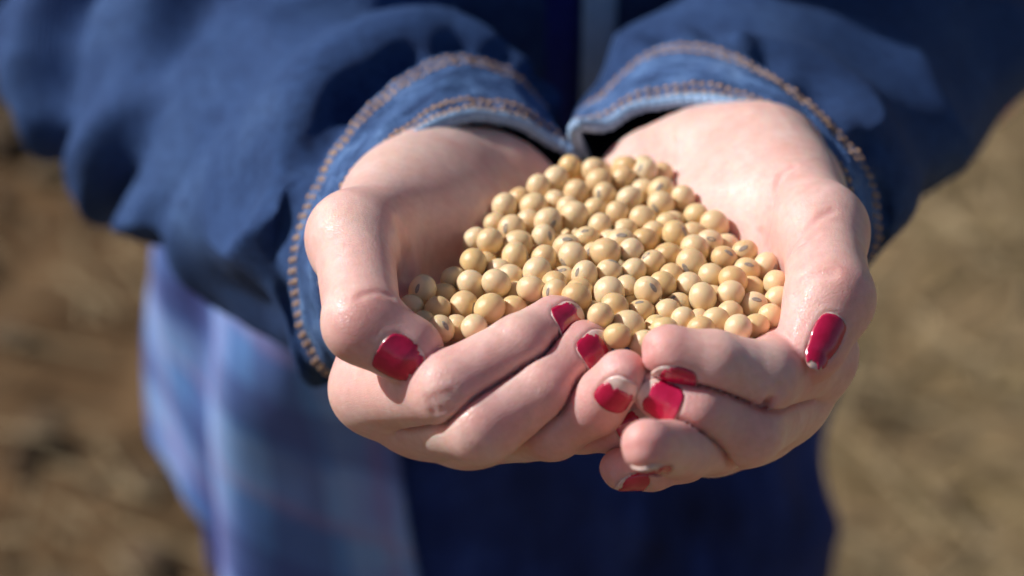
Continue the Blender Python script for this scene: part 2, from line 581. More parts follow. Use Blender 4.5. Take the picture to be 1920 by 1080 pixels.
def round_cone(p, a, b, r1, r2):
    a = a.astype(p.dtype); b = b.astype(p.dtype)
    ba = b - a
    l2 = float(ba @ ba)
    rr = r1 - r2
    a2 = l2 - rr * rr
    il2 = 1.0 / l2
    pa = p - a
    y = pa @ ba
    z = y - l2
    x = pa * l2 - y[:, None] * ba
    x2 = np.einsum('ij,ij->i', x, x)
    y2 = y * y * l2
    z2 = z * z * l2
    k = np.sign(rr) * rr * rr * x2
    c1 = np.sign(z) * a2 * z2 > k
    c2 = np.sign(y) * a2 * y2 < k
    res = (np.sqrt(np.maximum(x2 * a2 * il2, 0)) + y * rr) * il2 - r1
    res = np.where(c2, np.sqrt(np.maximum(x2 + y2, 0)) * il2 - r1, res)
    res = np.where(c1, np.sqrt(np.maximum(x2 + z2, 0)) * il2 - r2, res)
    return res

def ellipsoid(p, c, axes, rad):
    q = (p - c.astype(p.dtype)) @ np.asarray(axes, p.dtype).T
    rad = np.asarray(rad, p.dtype)
    q = q / rad
    k0 = np.sqrt(np.einsum('ij,ij->i', q, q))
    q = q / rad
    k1 = np.sqrt(np.einsum('ij,ij->i', q, q)) + 1e-9
    return k0 * (k0 - 1.0) / k1

CULL = 10.0
def culled(fn, p, lo, hi):
    """exact near the box lo..hi, a lower bound of the distance elsewhere"""
    if len(p) < 4000:
        return fn(p)
    q = np.maximum(np.maximum(lo.astype(p.dtype) - p, p - hi.astype(p.dtype)), 0)
    out = np.sqrt(np.einsum('ij,ij->i', q, q))
    m = out < CULL
    if m.any():
        out[m] = fn(p[m])
    return out

def unit(v):
    v = np.asarray(v, float)
    return v / np.linalg.norm(v)

def frame(a, n):
    a = unit(a)
    n = np.asarray(n, float)
    n = unit(n - a * (a @ n))
    return a, n, np.cross(a, n)

# nail plates: start and end along the fingertip (in tip radii) and half angle
NB = {('L', 'thumb'): (-0.58, 0.80, 0.74), ('L', 'index'): (-0.95, 0.70, 0.80), ('L', 'middle'): (-0.85, 0.72, 0.80), ('L', 'ring'): (-0.80, 0.80, 0.82), ('L', 'little'): (-0.80, 0.72, 0.82),
      ('R', 'thumb'): (-0.60, 1.04, 0.48), ('R', 'index'): (-0.90, 0.70, 0.84), ('R', 'middle'): (-0.85, 0.72, 0.84), ('R', 'ring'): (-0.85, 0.80, 0.84), ('R', 'little'): (-0.85, 0.75, 0.84)}
class Hand:
    def __init__(self, spec, side):
        self.s = spec
        self.side = side
        self.creases = []
        self.F = {}
        for k, j in spec['fingers'].items():
            pts = [P(*q[:3]) for q in j['joints']]
            rad = [q[3] for q in j['joints']]
            a, n, b = frame(pts[-1] - pts[-2], j['dorsal'])
            self.F[k] = dict(p=pts, r=rad, a=a, n=n, b=b)
        self.palm = [(P(*q0[:3]), P(*q1[:3]), q0[3], q1[3]) for q0, q1 in spec['palm']]
        self.blobs = []
        for c, dirx, dirn, rad in spec['blobs']:
            a, n, b = frame(P(*dirx) - P(*c), np.array(dirn))
            self.blobs.append((P(*c), (a, n, b), np.array(rad, float)))

    def finger(self, p, k):
        f = self.F[k]
        d = None
        for i in range(len(f['p']) - 1):
            e = round_cone(p, f['p'][i], f['p'][i + 1], f['r'][i], f['r'][i + 1])
            d = e if d is None else smin(d, e, 3.2 if k == 'thumb' else 1.8)
        r = f['r'][-1]
        tip, a, n, b = f['p'][-1], f['a'], f['n'], f['b']
        # the pulp of the fingertip and the flesh carrying the nail
        d = smin(d, ellipsoid(p, tip + a * r * 0.15 - n * r * 0.18, (a, n, b), np.array([r * 1.0, r * 0.84, r * 0.95])), 1.0)
        d = smin(d, ellipsoid(p, tip + a * r * 0.10 + n * r * 0.30, (a, n, b), np.array([r * 0.98, r * 0.60, r * 0.82])), 1.0)
        # bed of the nail with the fold of skin round it
        u0, u1, half = NB[self.side, k]
        q = p - tip.astype(p.dtype)
        cu, cn, cb = q @ a.astype(p.dtype), q @ n.astype(p.dtype), q @ b.astype(p.dtype)
        s_ = (cu / r - (u0 + u1) / 2) / ((u1 - u0) / 2)
        t_ = np.arctan2(cb, np.maximum(cn, 0.01)) / half
        e_ = (np.abs(s_) ** 2.8 + np.abs(t_) ** 2.8) ** (1 / 2.8)
        on = np.clip((cn / r - 0.15) / 0.3, 0, 1)
        d = d + on * (0.26 * np.clip((1.03 - e_) / 0.10, 0, 1) - 0.13 * np.exp(-((e_ - 1.14) / 0.10) ** 2) * np.clip((0.7 - s_) / 0.3, 0, 1))
        # phalanges are a little waisted between the joints
        for i in range(len(f['p']) - 1):
            m = (f['p'][i] * 0.45 + f['p'][i + 1] * 0.55)
            dd = (p - m.astype(p.dtype))
            L2 = float(((f['p'][i + 1] - f['p'][i]) ** 2).sum()) * 0.09
            if i < len(f['p']) - 2:
                d = d + 0.18 * np.exp(-np.einsum('ij,ij->i', dd, dd) / (L2 + 60.0))
        return d

    def box(self, k):
        f = self.F[k]
        q = np.array(f['p']); r = max(f['r']) * 1.25
        return q.min(0) - r, q.max(0) + r

    def eval(self, p, creases=True):
        d = None
        for a, b, r1, r2 in self.palm:
            rm = max(r1, r2)
            e = culled(lambda q: round_cone(q, a, b, r1, r2), p, np.minimum(a, b) - rm, np.maximum(a, b) + rm)
            d = e if d is None else smin(d, e, 9.0)
        for c, ax, rad in self.blobs:
            rm = max(rad)
            d = smin(d, culled(lambda q: ellipsoid(q, c, ax, rad), p, c - rm, c + rm), 8.0)
        fd = None
        for k in self.F:
            if k == 'thumb': continue
            e = culled(lambda q: self.finger(q, k), p, *self.box(k))
            if fd is None:
                fd = e
            else:
                # fingers press flat against each other: a V shaped slit between them
                low = np.minimum(fd, e)
                slit = 0.95 * np.clip(1 + low / 2.4, 0, 1) - np.abs(fd - e) - 1.5 * np.clip(-low / 2.4 - 1, 0, 1)
                fd = np.where(low < 4.0, smax(low, slit, 0.9), low)
        d = smin(d, fd, 3.5)
        t = culled(lambda q: self.finger(q, 'thumb'), p, *self.box('thumb'))
        dist = np.linalg.norm(p - self.F['thumb']['p'][0].astype(p.dtype), axis=1)
        kk = 0.7 + 7.3 * np.clip((27.0 - dist) / 14.0, 0, 1)
        d = smin(d, t, kk)
        if creases:
            for pts, w, depth, k in self.creases:
                def groove(q):
                    e = None
                    for i in range(len(pts) - 1):
                        c = round_cone(q, pts[i], pts[i + 1] + 1e-3, w, w * 0.99)
                        e = c if e is None else np.minimum(e, c)
                    return e
                d = smax(d, -culled(groove, p, pts.min(0) - w + 6, pts.max(0) + w - 6), k)
        return d

    def hit(self, px, py, d0=-45.0, d1=160.0):
        o = P(px, py, d0)
        t = unit(P(px, py, d1) - o)
        s = 0.0
        for _ in range(80):
            q = o + t * s
            e = float(self.eval(q[None], creases=False)[0])
            if e < 0.02: return q
            s += max(e * 0.8, 0.02)
            if s > 260: break
        return None

    def crease(self, pixels, width, depth, k=0.9):
        pts = [self.hit(x, y) for x, y in pixels]
        pts = [q for q in pts if q is not None]
        if len(pts) < 2: return
        # centre of the groove lifted so that it cuts only `depth` into the skin
        out = []
        for q in pts:
            e = 0.4
            g = np.array([self.eval((q + np.eye(3)[i] * e)[None], False)[0] - self.eval((q - np.eye(3)[i] * e)[None], False)[0] for i in range(3)])
            out.append(q + unit(g) * (width - depth))
        out = catmull_open(np.array(out), max(4, 3 * len(out)))
        self.creases.append((out, width, depth, k))

def eval_chunks(fn, pts, n=200000):
    return np.concatenate([fn(pts[i:i + n].astype(np.float32)) for i in range(0, len(pts), n)])

def polygonise(fn, lo, hi, h, coarse=4):
    """surface nets on a narrow band: coarse test first, fine values only near the surface"""
    H4 = h * coarse
    nc = np.ceil((hi - lo) / H4).astype(int)
    ax = [lo[i] + (np.arange(nc[i]) + 0.5) * H4 for i in range(3)]
    g = np.stack(np.meshgrid(*ax, indexing='ij'), -1).reshape(-1, 3)
    cd = eval_chunks(fn, g).reshape(nc)
    nf = nc * coarse
    D = np.repeat(np.repeat(np.repeat(np.where(cd > 0, 50.0, -50.0).astype(np.float32), coarse, 0), coarse, 1), coarse, 2)
    act = np.argwhere(np.abs(cd) < H4 * 1.2)
    off = np.stack(np.meshgrid(*[np.arange(coarse)] * 3, indexing='ij'), -1).reshape(-1, 3)
    idx = (act[:, None, :] * coarse + off[None]).reshape(-1, 3)
    pts = lo + (idx + 0.5) * h
    D[idx[:, 0], idx[:, 1], idx[:, 2]] = eval_chunks(fn, pts).astype(np.float32)
    S = D < 0
    c = [(i, j, k) for i in (0, 1) for j in (0, 1) for k in (0, 1)]
    n = np.array(D.shape) - 1
    cnt = np.zeros(tuple(n), np.uint8)
    for (i, j, k) in c:
        cnt += S[i:i + n[0], j:j + n[1], k:k + n[2]]
    cell = np.argwhere((cnt > 0) & (cnt < 8))
    vid = -np.ones(tuple(n), np.int64)
    vid[cell[:, 0], cell[:, 1], cell[:, 2]] = np.arange(len(cell))
    acc = np.zeros((len(cell), 3)); w = np.zeros(len(cell))
    val = {q: D[cell[:, 0] + q[0], cell[:, 1] + q[1], cell[:, 2] + q[2]].astype(float) for q in c}
    for qa in c:
        for axx in range(3):
            if qa[axx] == 1: continue
            qb = list(qa); qb[axx] = 1; qb = tuple(qb)
            va, vb = val[qa], val[qb]
            m = (va < 0) != (vb < 0)
            t = np.where(m, va / np.where(m, va - vb, 1), 0)
            pos = np.tile(np.array(qa, float), (len(cell), 1)); pos[:, axx] = t
            acc[m] += pos[m]; w[m] += 1
    V = lo + (cell + acc / w[:, None] + 0.5) * h
    faces = []
    for axx in range(3):
        u, v = [(1, 2), (2, 0), (0, 1)][axx]
        sl0 = [slice(None)] * 3; sl1 = [slice(None)] * 3
        sl0[axx] = slice(0, -1); sl1[axx] = slice(1, None)
        ch = S[tuple(sl0)] != S[tuple(sl1)]
        e = np.argwhere(ch)
        e = e[(e[:, u] > 0) & (e[:, v] > 0) & (e[:, u] < n[u]) & (e[:, v] < n[v])]
        neg = S[e[:, 0], e[:, 1], e[:, 2]]
        def at(du, dv):
            q = e.copy(); q[:, u] -= du; q[:, v] -= dv
            return vid[q[:, 0], q[:, 1], q[:, 2]]
        quad = np.stack([at(1, 1), at(0, 1), at(0, 0), at(1, 0)], 1)
        quad[~neg] = quad[~neg][:, ::-1]
        faces.append(quad)
    Fq = np.concatenate(faces)
    Fq = Fq[(Fq >= 0).all(1)]
    # pull the vertices onto the true surface
    for _ in range(2):
        d = eval_chunks(fn, V)
        e = h * 0.5
        grad = np.stack([eval_chunks(fn, V + np.eye(3)[i] * e) - d for i in range(3)], 1) / e
        V = V - np.clip(d, -h, h)[:, None] * grad / np.maximum((grad ** 2).sum(1), 0.3)[:, None] * 0.7
        # a little relaxation
        acc = np.zeros_like(V); cn = np.zeros(len(V))
        for a, b in ((0, 1), (1, 2), (2, 3), (3, 0)):
            np.add.at(acc, Fq[:, a], V[Fq[:, b]]); np.add.at(cn, Fq[:, a], 1)
            np.add.at(acc, Fq[:, b], V[Fq[:, a]]); np.add.at(cn, Fq[:, b], 1)
        V = V * 0.6 + 0.4 * acc / np.maximum(cn, 1)[:, None]
    return V, Fq

# ------------------------------------------------------------------ the two hands
LEFT = dict(   # the hand on the left of the picture
    fingers=dict(
        index=dict(joints=[(705, 728, 22, 11.0), (842, 728, -12, 8.6), (975, 650, -7, 7.4), (1040, 606, 2, 6.5)], dorsal=(.1, -.12, -.98)),
        middle=dict(joints=[(790, 775, 25, 10.5), (905, 797, -12, 8.9), (1020, 728, -10, 7.7), (1090, 656, -3, 6.7)], dorsal=(.1, -.35, -.93)),
        ring=dict(joints=[(880, 800, 28, 10.0), (1035, 797, -4, 8.2), (1116, 759, -11, 7.0), (1162, 710, -17, 5.9)], dorsal=(.05, -.4, -.92)),
        little=dict(joints=[(985, 790, 32, 9.0), (1090, 796, 2, 6.8), (1150, 800, -1, 6.1), (1190, 783, -2, 5.4)], dorsal=(0, -.3, -.95)),
        thumb=dict(joints=[(662, 446, 22, 10.0), (680, 606, -8, 9.0), (757, 654, -8, 8.2)], dorsal=(.05, -.4, -.91)),
    ),
    palm=[((820, 360, 92, 15.0), (705, 728, 22, 11.0)), ((860, 370, 98, 15.0), (790, 775, 25, 10.5)),
          ((910, 380, 103, 15.0), (880, 800, 28, 10.0)), ((970, 390, 106, 14.0), (985, 790, 32, 9.5)),
          ((905, 372, 102, 18.5), (760, 260, 190, 21.0)), ((850, 362, 96, 16.0), (720, 262, 190, 19.0)),
          ((760, 260, 190, 21.0), (330, 110, 320, 34.0)),
          ((800, 345, 82, 16.0), (662, 446, 22, 10.0)), ((720, 500, 36, 9.0), (735, 640, 30, 9.0))],
    blobs=[((765, 385, 58), (690, 430, 34), (0, .3, -1), (21, 12, 14)), ((825, 405, 66), (700, 450, 34), (0, .3, -1), (27, 16, 22)), ((985, 520, 84), (985, 700, 52), (0, .3, -1), (22, 12, 13))],
)
RIGHT = dict(  # the hand on the right of the picture
    fingers=dict(
        index=dict(joints=[(1520, 664, 22, 11.0), (1430, 708, -12, 8.3), (1340, 680, -18, 7.2), (1262, 664, -20, 6.3)], dorsal=(-.1, -.93, -.36)),
        middle=dict(joints=[(1470, 745, 26, 10.5), (1398, 803, -10, 8.8), (1308, 768, -17, 7.7), (1243, 733, -16, 6.6)], dorsal=(.15, -.5, -.85)),
        ring=dict(joints=[(1410, 790, 30, 10.0), (1338, 826, -6, 7.8), (1277, 842, -20, 6.8), (1217, 838, -36, 5.8)], dorsal=(.25, -.9, .35)),
        little=dict(joints=[(1330, 820, 34, 9.0), (1280, 850, 2, 6.8), (1222, 874, -2, 5.7), (1170, 880, -6, 4.9)], dorsal=(.1, -.75, -.6)),
        thumb=dict(joints=[(1542, 432, 28, 9.9), (1556, 560, 2, 10.2), (1522, 645, -3, 8.5)], dorsal=(.12, -.12, -.98)),
    ),
    palm=[((1430, 330, 88, 15.0), (1520, 664, 22, 11.0)), ((1370, 340, 94, 15.0), (1470, 745, 26, 10.5)),
          ((1300, 345, 98, 15.0), (1410, 790, 30, 10.0)), ((1235, 352, 100, 14.0), (1330, 820, 34, 9.5)),
          ((1320, 330, 98, 18.5), (1440, 220, 190, 21.0)), ((1385, 318, 92, 16.5), (1480, 225, 190, 19.0)),
          ((1440, 220, 190, 21.0), (1780, 100, 320, 34.0)),
          ((1440, 310, 82, 16.0), (1542, 432, 28, 9.9)), ((1470, 480, 44, 9.0), (1490, 620, 34, 9.0))],
    blobs=[((1450, 385, 62), (1520, 432, 36), (0, .3, -1), (21, 13, 15)), ((1400, 380, 68), (1520, 440, 36), (0, .3, -1), (26, 15, 22)), ((1215, 400, 88), (1270, 640, 56), (0, .3, -1), (26, 13, 15))],
)
hands = [Hand(LEFT, 'L'), Hand(RIGHT, 'R')]
hl, hr = hands
# creases of the skin
for px, w, d, k in (
        ([(674, 556), (690, 549), (712, 547), (734, 555)], 1.1, 0.32, 0.9),
        ([(748, 425), (755, 452), (762, 485), (768, 512)], 2.6, 0.35, 2.4),
        ([(818, 744), (826, 757), (829, 770)], 1.0, 0.32, 1.0),
        ([(832, 740), (841, 753), (845, 767)], 1.0, 0.34, 1.0),
        ([(804, 750), (811, 762), (814, 774)], 1.0, 0.25, 1.0),
        ([(845, 735), (856, 748), (860, 762)], 1.0, 0.22, 1.0)):
    hl.crease(px, w, d, k)
for px, w, d, k in (
        ([(1492, 552), (1502, 532), (1518, 519), (1538, 512), (1560, 510)], 1.7, 0.5, 1.5),
        ([(1466, 325), (1454, 358), (1447, 395), (1441, 430), (1436, 462)], 1.5, 0.5, 1.2),
        ([(1488, 312), (1466, 328), (1458, 348)], 1.1, 0.35, 1.0),
        ([(1560, 395), (1535, 410), (1510, 432), (1490, 455), (1478, 480)], 1.2, 0.32, 1.0),
        ([(1530, 440), (1505, 455), (1488, 470)], 1.1, 0.25, 1.0),
        ([(1425, 440), (1418, 470), (1416, 490)], 1.6, 0.3, 1.4),
        ([(1425, 765), (1450, 745), (1462, 728)], 1.2, 0.35, 1.0)):
    hr.crease(px, w, d, k)

VOX = 0.62
parts_v, parts_f, flush = [], [], []
base = 0
for hnd in hands:
    pts = [q for f in hnd.F.values() for q in f['p']] + [a for a, b, _, _ in hnd.palm[:5]] + [hnd.palm[4][1]]
    pts = np.array(pts)
    lo, hi = pts.min(0) - 24, pts.max(0) + 24
    V, Fq = polygonise(hnd.eval, lo, hi, VOX)
    # flush of the skin: fingertips, knuckles, folds of the palm
    fl = np.zeros(len(V))
    for k, f in hnd.F.items():
        r = f['r'][-1]
        dd = np.linalg.norm(V - (f['p'][-1] + f['a'] * r * 0.5), axis=1)
        fl += 0.62 * np.exp(-(dd / (r * 1.35)) ** 2)
        for i in range(1, len(f['p']) - 1):
            dd = np.linalg.norm(V - (f['p'][i] + f['n'] * f['r'][i]), axis=1)
            fl += 0.32 * np.exp(-(dd / 7.0) ** 2)
    for pt in hnd.creases:
        for q in pt[0][::2]:
            dd = np.linalg.norm(V - q, axis=1)
            fl = np.maximum(fl, 0.20 * np.exp(-(dd / 3.0) ** 2))
    c = hnd.F['thumb']['p'][0] * 0.45 + hnd.F['index']['p'][0] * 0.55
    fl += 0.38 * np.exp(-(np.linalg.norm(V - c, axis=1) / 26.0) ** 2)
    flush.append(np.clip(fl * 1.45, 0, 0.85))
    parts_v.append(to_world(V)); parts_f.append(Fq + base); base += len(V)

lap('hands')
# rest of the body under the clothes, coarse
def body_sdf(p):
    d = None
    for hnd, sx in ((hl, -1), (hr, 1)):
        elbow = hnd.palm[6][1]
        sh = from_body(sx * 165, 370, 330)
        for a, b, r1, r2 in ((hnd.palm[6][0], elbow, 21, 32), (elbow, sh, 32, 44)):
            e = round_cone(p, a, b, r1, r2)
            d = e if d is None else smin(d, e, 10.0)
    for a, b, r1, r2 in ((from_body(-60, 375, 320), from_body(-45, 365, -200), 85, 80), (from_body(60, 375, 320), from_body(45, 365, -200), 85, 80),
                         (from_body(-65, 365, -230), from_body(-70, 365, -900), 68, 42), (from_body(65, 365, -230), from_body(70, 365, -900), 68, 42),
                         (from_body(0, 375, 330), from_body(0, 365, 470), 62, 50)):
        d = smin(d, round_cone(p, a, b, r1, r2), 20.0)
    return d
bp = np.array([from_body(x, y, z) for x in (-330, 330) for y in (60, 480) for z in (-960, 540)])
V, Fq = polygonise(body_sdf, bp.min(0), bp.max(0), 9.0)
parts_v.append(to_world(V)); parts_f.append(Fq + base); flush.append(np.zeros(len(V)))
Vw = np.concatenate(parts_v)
fw = [fix_winding(Vw, f) for f in parts_f]
me = mesh_from('person', Vw - H, np.concatenate(fw), M['skin'])
att = me.attributes.new('flush', 'FLOAT', 'POINT')
att.data.foreach_set('value', np.concatenate(flush).astype(np.float32))
person = obj('person', me)
person.location = Vector(H)
tag(person, 'person in blue denim jacket holding soybeans in two cupped hands with red nails', 'person')

def child(name, co_hand, faces, mat, parent=None, smooth=True):
    """a part given in hand space, stored relative to the person's origin"""
    co = to_world(co_hand) - H
    me = mesh_from(name, co, faces, mat, smooth)
    return obj(name, me, person if parent is None else parent)

lap('body')
# ------------------------------------------------------------------ finger nails
def nail_patch(hnd, fk, u0, u1, half, lift, edge, n_ang=80, n_ring=10, thick=0.35):
    """a curved plate on the back of the fingertip; edge(theta) gives the outline in the unit square"""
    f = hnd.F[fk]
    r = f['r'][-1]
    tip, a, n, b = f['p'][-1], f['a'], f['n'], f['b']
    st = [edge(None) + (0.0,)]
    cs, ct = edge(None)
    for i in range(1, n_ring + 1):
        k = i / n_ring
        for j in range(n_ang):
            s, t = edge(2 * math.pi * j / n_ang)
            st.append((cs + (s - cs) * k, ct + (t - ct) * k, k))
    st = np.array(st)
    u = u0 + (st[:, 0] * 0.5 + 0.5) * (u1 - u0)
    phi = st[:, 1] * half
    org = tip + a * np.minimum(u, 0.55 * r)[:, None]
    dr = n * np.cos(phi)[:, None] + b * np.sin(phi)[:, None]
    lo = np.full(len(u), 0.2 * r); hi = np.full(len(u), 1.7 * r)
    for _ in range(22):
        m = (lo + hi) / 2
        ins = hnd.finger(org + dr * m[:, None], fk) < 0
        lo = np.where(ins, m, lo); hi = np.where(ins, hi, m)
    over = np.maximum(u - 0.55 * r, 0)
    rho = lo * (1 - 0.06 * over / r)
    side = np.clip((np.abs(st[:, 1]) - 0.72) / 0.28, 0, 1) ** 2
    back = np.clip((-st[:, 0] - 0.72) / 0.28, 0, 1) ** 2
    lf = lift + 0.30 * (1 - st[:, 1] ** 2) - 0.22 * side - 0.18 * back - 0.07 * np.clip((st[:, 2] - 0.9) / 0.1, 0, 1)
    top = org + a * over[:, None] + dr * (rho + lf)[:, None]
    bot = top - dr * thick
    co = np.concatenate([top, bot])
    fc = []
    m = len(top)
    for c0, sg in ((0, 1), (m, -1)):
        for j in range(n_ang):
            fc.append((c0, c0 + 1 + j, c0 + 1 + (j + 1) % n_ang)[::sg])
        for i in range(n_ring - 1):
            for j in range(n_ang):
                q = (c0 + 1 + i * n_ang + j, c0 + 1 + (i + 1) * n_ang + j, c0 + 1 + (i + 1) * n_ang + (j + 1) % n_ang, c0 + 1 + i * n_ang + (j + 1) % n_ang)
                fc.append(q[::sg])
    for j in range(n_ang):
        a0 = 1 + (n_ring - 1) * n_ang + j
        a1 = 1 + (n_ring - 1) * n_ang + (j + 1) % n_ang
        fc.append((a0, a0 + m, a1 + m, a1))
    return co, fc

def plate_edge(th):
    if th is None: return (0.0, 0.0)
    c, s = math.cos(th), math.sin(th)
    e = 2 / (2.9 if c < 0 else 2.4)
    return (math.copysign(abs(c) ** e, c), math.copysign(abs(s) ** e, s) * (0.97 if c > 0 else 0.97))

def polish_edge(seed, smin_, smax_, tmin, tmax, chip):
    rr = random.Random(seed)
    ph = [rr.random() * 6.28 for _ in range(6)]
    cs, ct = (smin_ + smax_) / 2, (tmin + tmax) / 2
    def edge(th):
        if th is None: return (cs, ct)
        c, s = math.cos(th), math.sin(th)
        e = 2 / 3.0
        x = math.copysign(abs(c) ** e, c); y = math.copysign(abs(s) ** e, s)
        front = max(0.0, c) ** 0.5
        wv = 0.5 * math.sin(4 * th + ph[0]) + 0.45 * math.sin(9 * th + ph[1]) + 0.35 * math.sin(17 * th + ph[2])
        k = 1 - chip * front * (max(0.0, wv) ** 0.6 + 0.12) - 0.015 * math.sin(9 * th + ph[3])
        k = min(k, 1.0)
        return (cs + x * (smax_ - smin_) / 2 * k, ct + y * (tmax - tmin) / 2 * k)
    return edge

NAILS = [
    # hand, finger, polish (s from..to, t from..to, chipping), label
    (0, 'thumb', (-0.98, 0.90, -0.98, 0.97, 0.30), 'glossy red thumb nail with chipped polish along its free edge'),
    (0, 'index', (-0.96, 0.72, -0.95, 0.95, 0.34), None),
    (0, 'middle', (-0.96, 0.55, -0.95, 0.95, 0.22), None),
    (0, 'ring', (-0.96, 0.45, -0.95, 0.95, 0.25), 'red nail polish grown out to a bare pale tip'),
    (0, 'little', (-0.96, 0.50, -0.95, 0.95, 0.2), None),
    (1, 'thumb', (-0.96, 0.97, -0.97, 0.97, 0.20), 'dark red shaded thumb nail with a chipped inner edge'),
    (1, 'index', (-0.96, 0.75, -0.95, 0.95, 0.15), None),
    (1, 'middle', (-0.96, 0.62, -0.95, 0.95, 0.10), 'red nail polish grown out to a bare pale tip'),
    (1, 'ring', (-0.96, 0.60, -0.95, 0.95, 0.2), None),
    (1, 'little', (-0.96, 0.80, -0.95, 0.95, 0.15), None),
]
for i, (hi_, fk, pol, lab) in enumerate(NAILS):
    u0, u1, half = NB['LR'[hi_], fk]
    f = hands[hi_].F[fk]
    r = f['r'][-1]
    co, fc = nail_patch(hands[hi_], fk, u0 * r, u1 * r, half, 0.16, plate_edge, thick=0.6)
    no = child('fingernail', co, fc, M['nail'])
    if lab: no['label'] = lab
    co, fc = nail_patch(hands[hi_], fk, u0 * r, u1 * r, half, 0.30, polish_edge(40 + i, *pol), thick=0.12)
    child('nail_polish', co, fc, M['polish'], no)

lap('nails')
# ------------------------------------------------------------------ sleeves and cuffs
NU = 220
def cuff_build(side, hem, back, sleeve_rings, fold):
    hem_r = catmull_closed([P(*q) for q in hem], NU)
    back_r = catmull_closed([P(*q) for q in back], NU)
    nv = 36
    mid = (hem_r + back_r) / 2
    cen = mid.mean(0)
    mid = mid + (mid - cen) * 0.025
    g = catmull_open(np.array([hem_r, mid, back_r]), nv)
    nrm = outward(g, grid_normals(g))
    # puckers: the band is drawn in along both rows of stitching
    arc = np.cumsum(np.linalg.norm(np.roll(mid, -1, 0) - mid, axis=1))
    per = arc[-1]
    vv = np.linspace(0, 1, nv)
    flat = g.reshape(-1, 3)
    n1 = np.array([noise.fractal(Vector((arc[i % NU] * 0.05 + side * 31, vv[i // NU] * 4.0, math.sin(arc[i % NU] / per * 6.283) * 2)), 1.0, 2.0, 3) for i in range(len(flat))]).reshape(nv, NU)
    n2 = np.array([noise.noise(Vector((arc[i % NU] * 0.32 + side * 11, vv[i // NU] * 1.2, 4.4))) for i in range(len(flat))]).reshape(nv, NU)
    row = lambda c, w: np.exp(-((vv - c) / w) ** 2)[:, None]
    amp = 1.5 * n1 * (1 - np.exp(-((vv - 0.5) / 0.6) ** 4))[:, None] * 0 + 1.3 * n1 * np.sin(np.pi * vv)[:, None] + 0.8 * n2 * (row(0.13, 0.16) + row(0.9, 0.16))
    amp = amp - 0.5 * (row(0.095, 0.03) + row(0.21, 0.03) + row(0.81, 0.03) + row(0.925, 0.03))
    g = g + nrm * amp[..., None]
    nrm = outward(g, grid_normals(g))
    inner = g - nrm * 1.5
    co = np.concatenate([g.reshape(-1, 3), inner.reshape(-1, 3)])
    f1 = grid_faces(nv, NU)
    k = nv * NU
    f2 = f1[:, ::-1] + k
    rim = np.array([(u, k + u, k + (u + 1) % NU, (u + 1) % NU) for u in range(NU)])
    # sleeve
    rings = [catmull_closed([P(*q) for q in back], NU) * 1.0] + [catmull_closed([P(*q) for q in r], NU) for r in sleeve_rings]
    c0 = rings[0].mean(0)
    rings[0] = c0 + (rings[0] - c0) * 0.975
    mv = rings[1].mean(0) - c0
    r1 = rings[1].copy()
    c1 = r1.mean(0)
    rings[0] = rings[0] - mv * 0.10
    rings[1] = c0 + mv * 0.55 + (rings[0] - c0) * 1.035
    r2 = r1 - c1
    ur = unit_rows(r2)
    wl_ = (np.clip(-ur[:, 0] * 1.3 + 0.25, 0, 1) * np.clip(ur[:, 1] * 1.5 + 0.9, 0, 1))[:, None]
    rings.insert(2, c1 + mv * 0.15 + r2 * 1.07 + unit_rows(r2) * (11.0 if side == 0 else 2.0) * wl_)
    ns = 130
    s = catmull_open(np.array(rings), ns)
    sn = outward(s, grid_normals(s))
    s = s + sn * fold(s, np.linspace(0, len(rings) - 1, ns))[..., None]
    sme_f = grid_faces(ns, NU)
    co_s = s.reshape(-1, 3)
    sl = child('jacket_sleeve', co_s, sme_f, M['denim'])
    def flip(o):
        m = o.data
        ps = np.zeros(len(m.vertices) * 3); m.vertices.foreach_get('co', ps)
    uvc, layer = uv_grid(sl.data, ns, NU, 300.0, 420.0)
    layer.data.foreach_set('uv', uvc.ravel())
    cf = child('cuff', co, np.concatenate([f1, f2, rim]), M['cuff'], sl)
    uvc, _l = uv_grid(cf.data, nv, NU, per, 45.0)
    k4 = len(f1) * 4
    uvc[k4:2 * k4] = uvc[:k4]
    _l.data.foreach_set('uv', uvc.ravel())
    # hem roll: a ribbed worn edge
    hr_ = even_ring(hem_r - 0, 420)
    hring = even_ring(g[0], 420)
    inn = even_ring(inner[0], 420)
    axis = unit((g[0] - g[3]).mean(0))
    tang = np.roll(hring, -1, 0) - np.roll(hring, 1, 0)
    tang /= np.linalg.norm(tang, axis=1, keepdims=True)
    nr = unit((g[0] - inner[0]).mean(0))
    out = hring - hring.mean(0)
    out -= tang * np.einsum('ij,ij->i', out, tang)[:, None]
    ax_ = np.cross(tang, out); ax_ /= np.linalg.norm(ax_, axis=1, keepdims=True)
    out = np.cross(ax_, tang); out /= np.linalg.norm(out, axis=1, keepdims=True)
    cx = hring - out * 0.6
    m = 10
    tube = []
    for j in range(m):
        t = 2 * math.pi * j / m
        rib = 1.9 + 0.22 * np.sin(np.arange(420) * 2 * math.pi / 2.0 * 0.5 * 1.0 + j * 0.5)
        tube.append(cx + (out * math.cos(t) + ax_ * math.sin(t)) * rib[:, None])
    tube = np.array(tube)
    tf = []
    for j in range(m):
        for u in range(420):
            tf.append((j * 420 + u, j * 420 + (u + 1) % 420, ((j + 1) % m) * 420 + (u + 1) % 420, ((j + 1) % m) * 420 + u))
    hm = child('cuff_hem', tube.reshape(-1, 3), tf, M['hem'], sl)
    l = hm.data.uv_layers.new(name='UVMap')
    l.data.foreach_set('uv', np.tile(np.array([[0, 0], [1, 0], [1, 1], [0, 1]], np.float32), (len(tf), 1)).ravel())
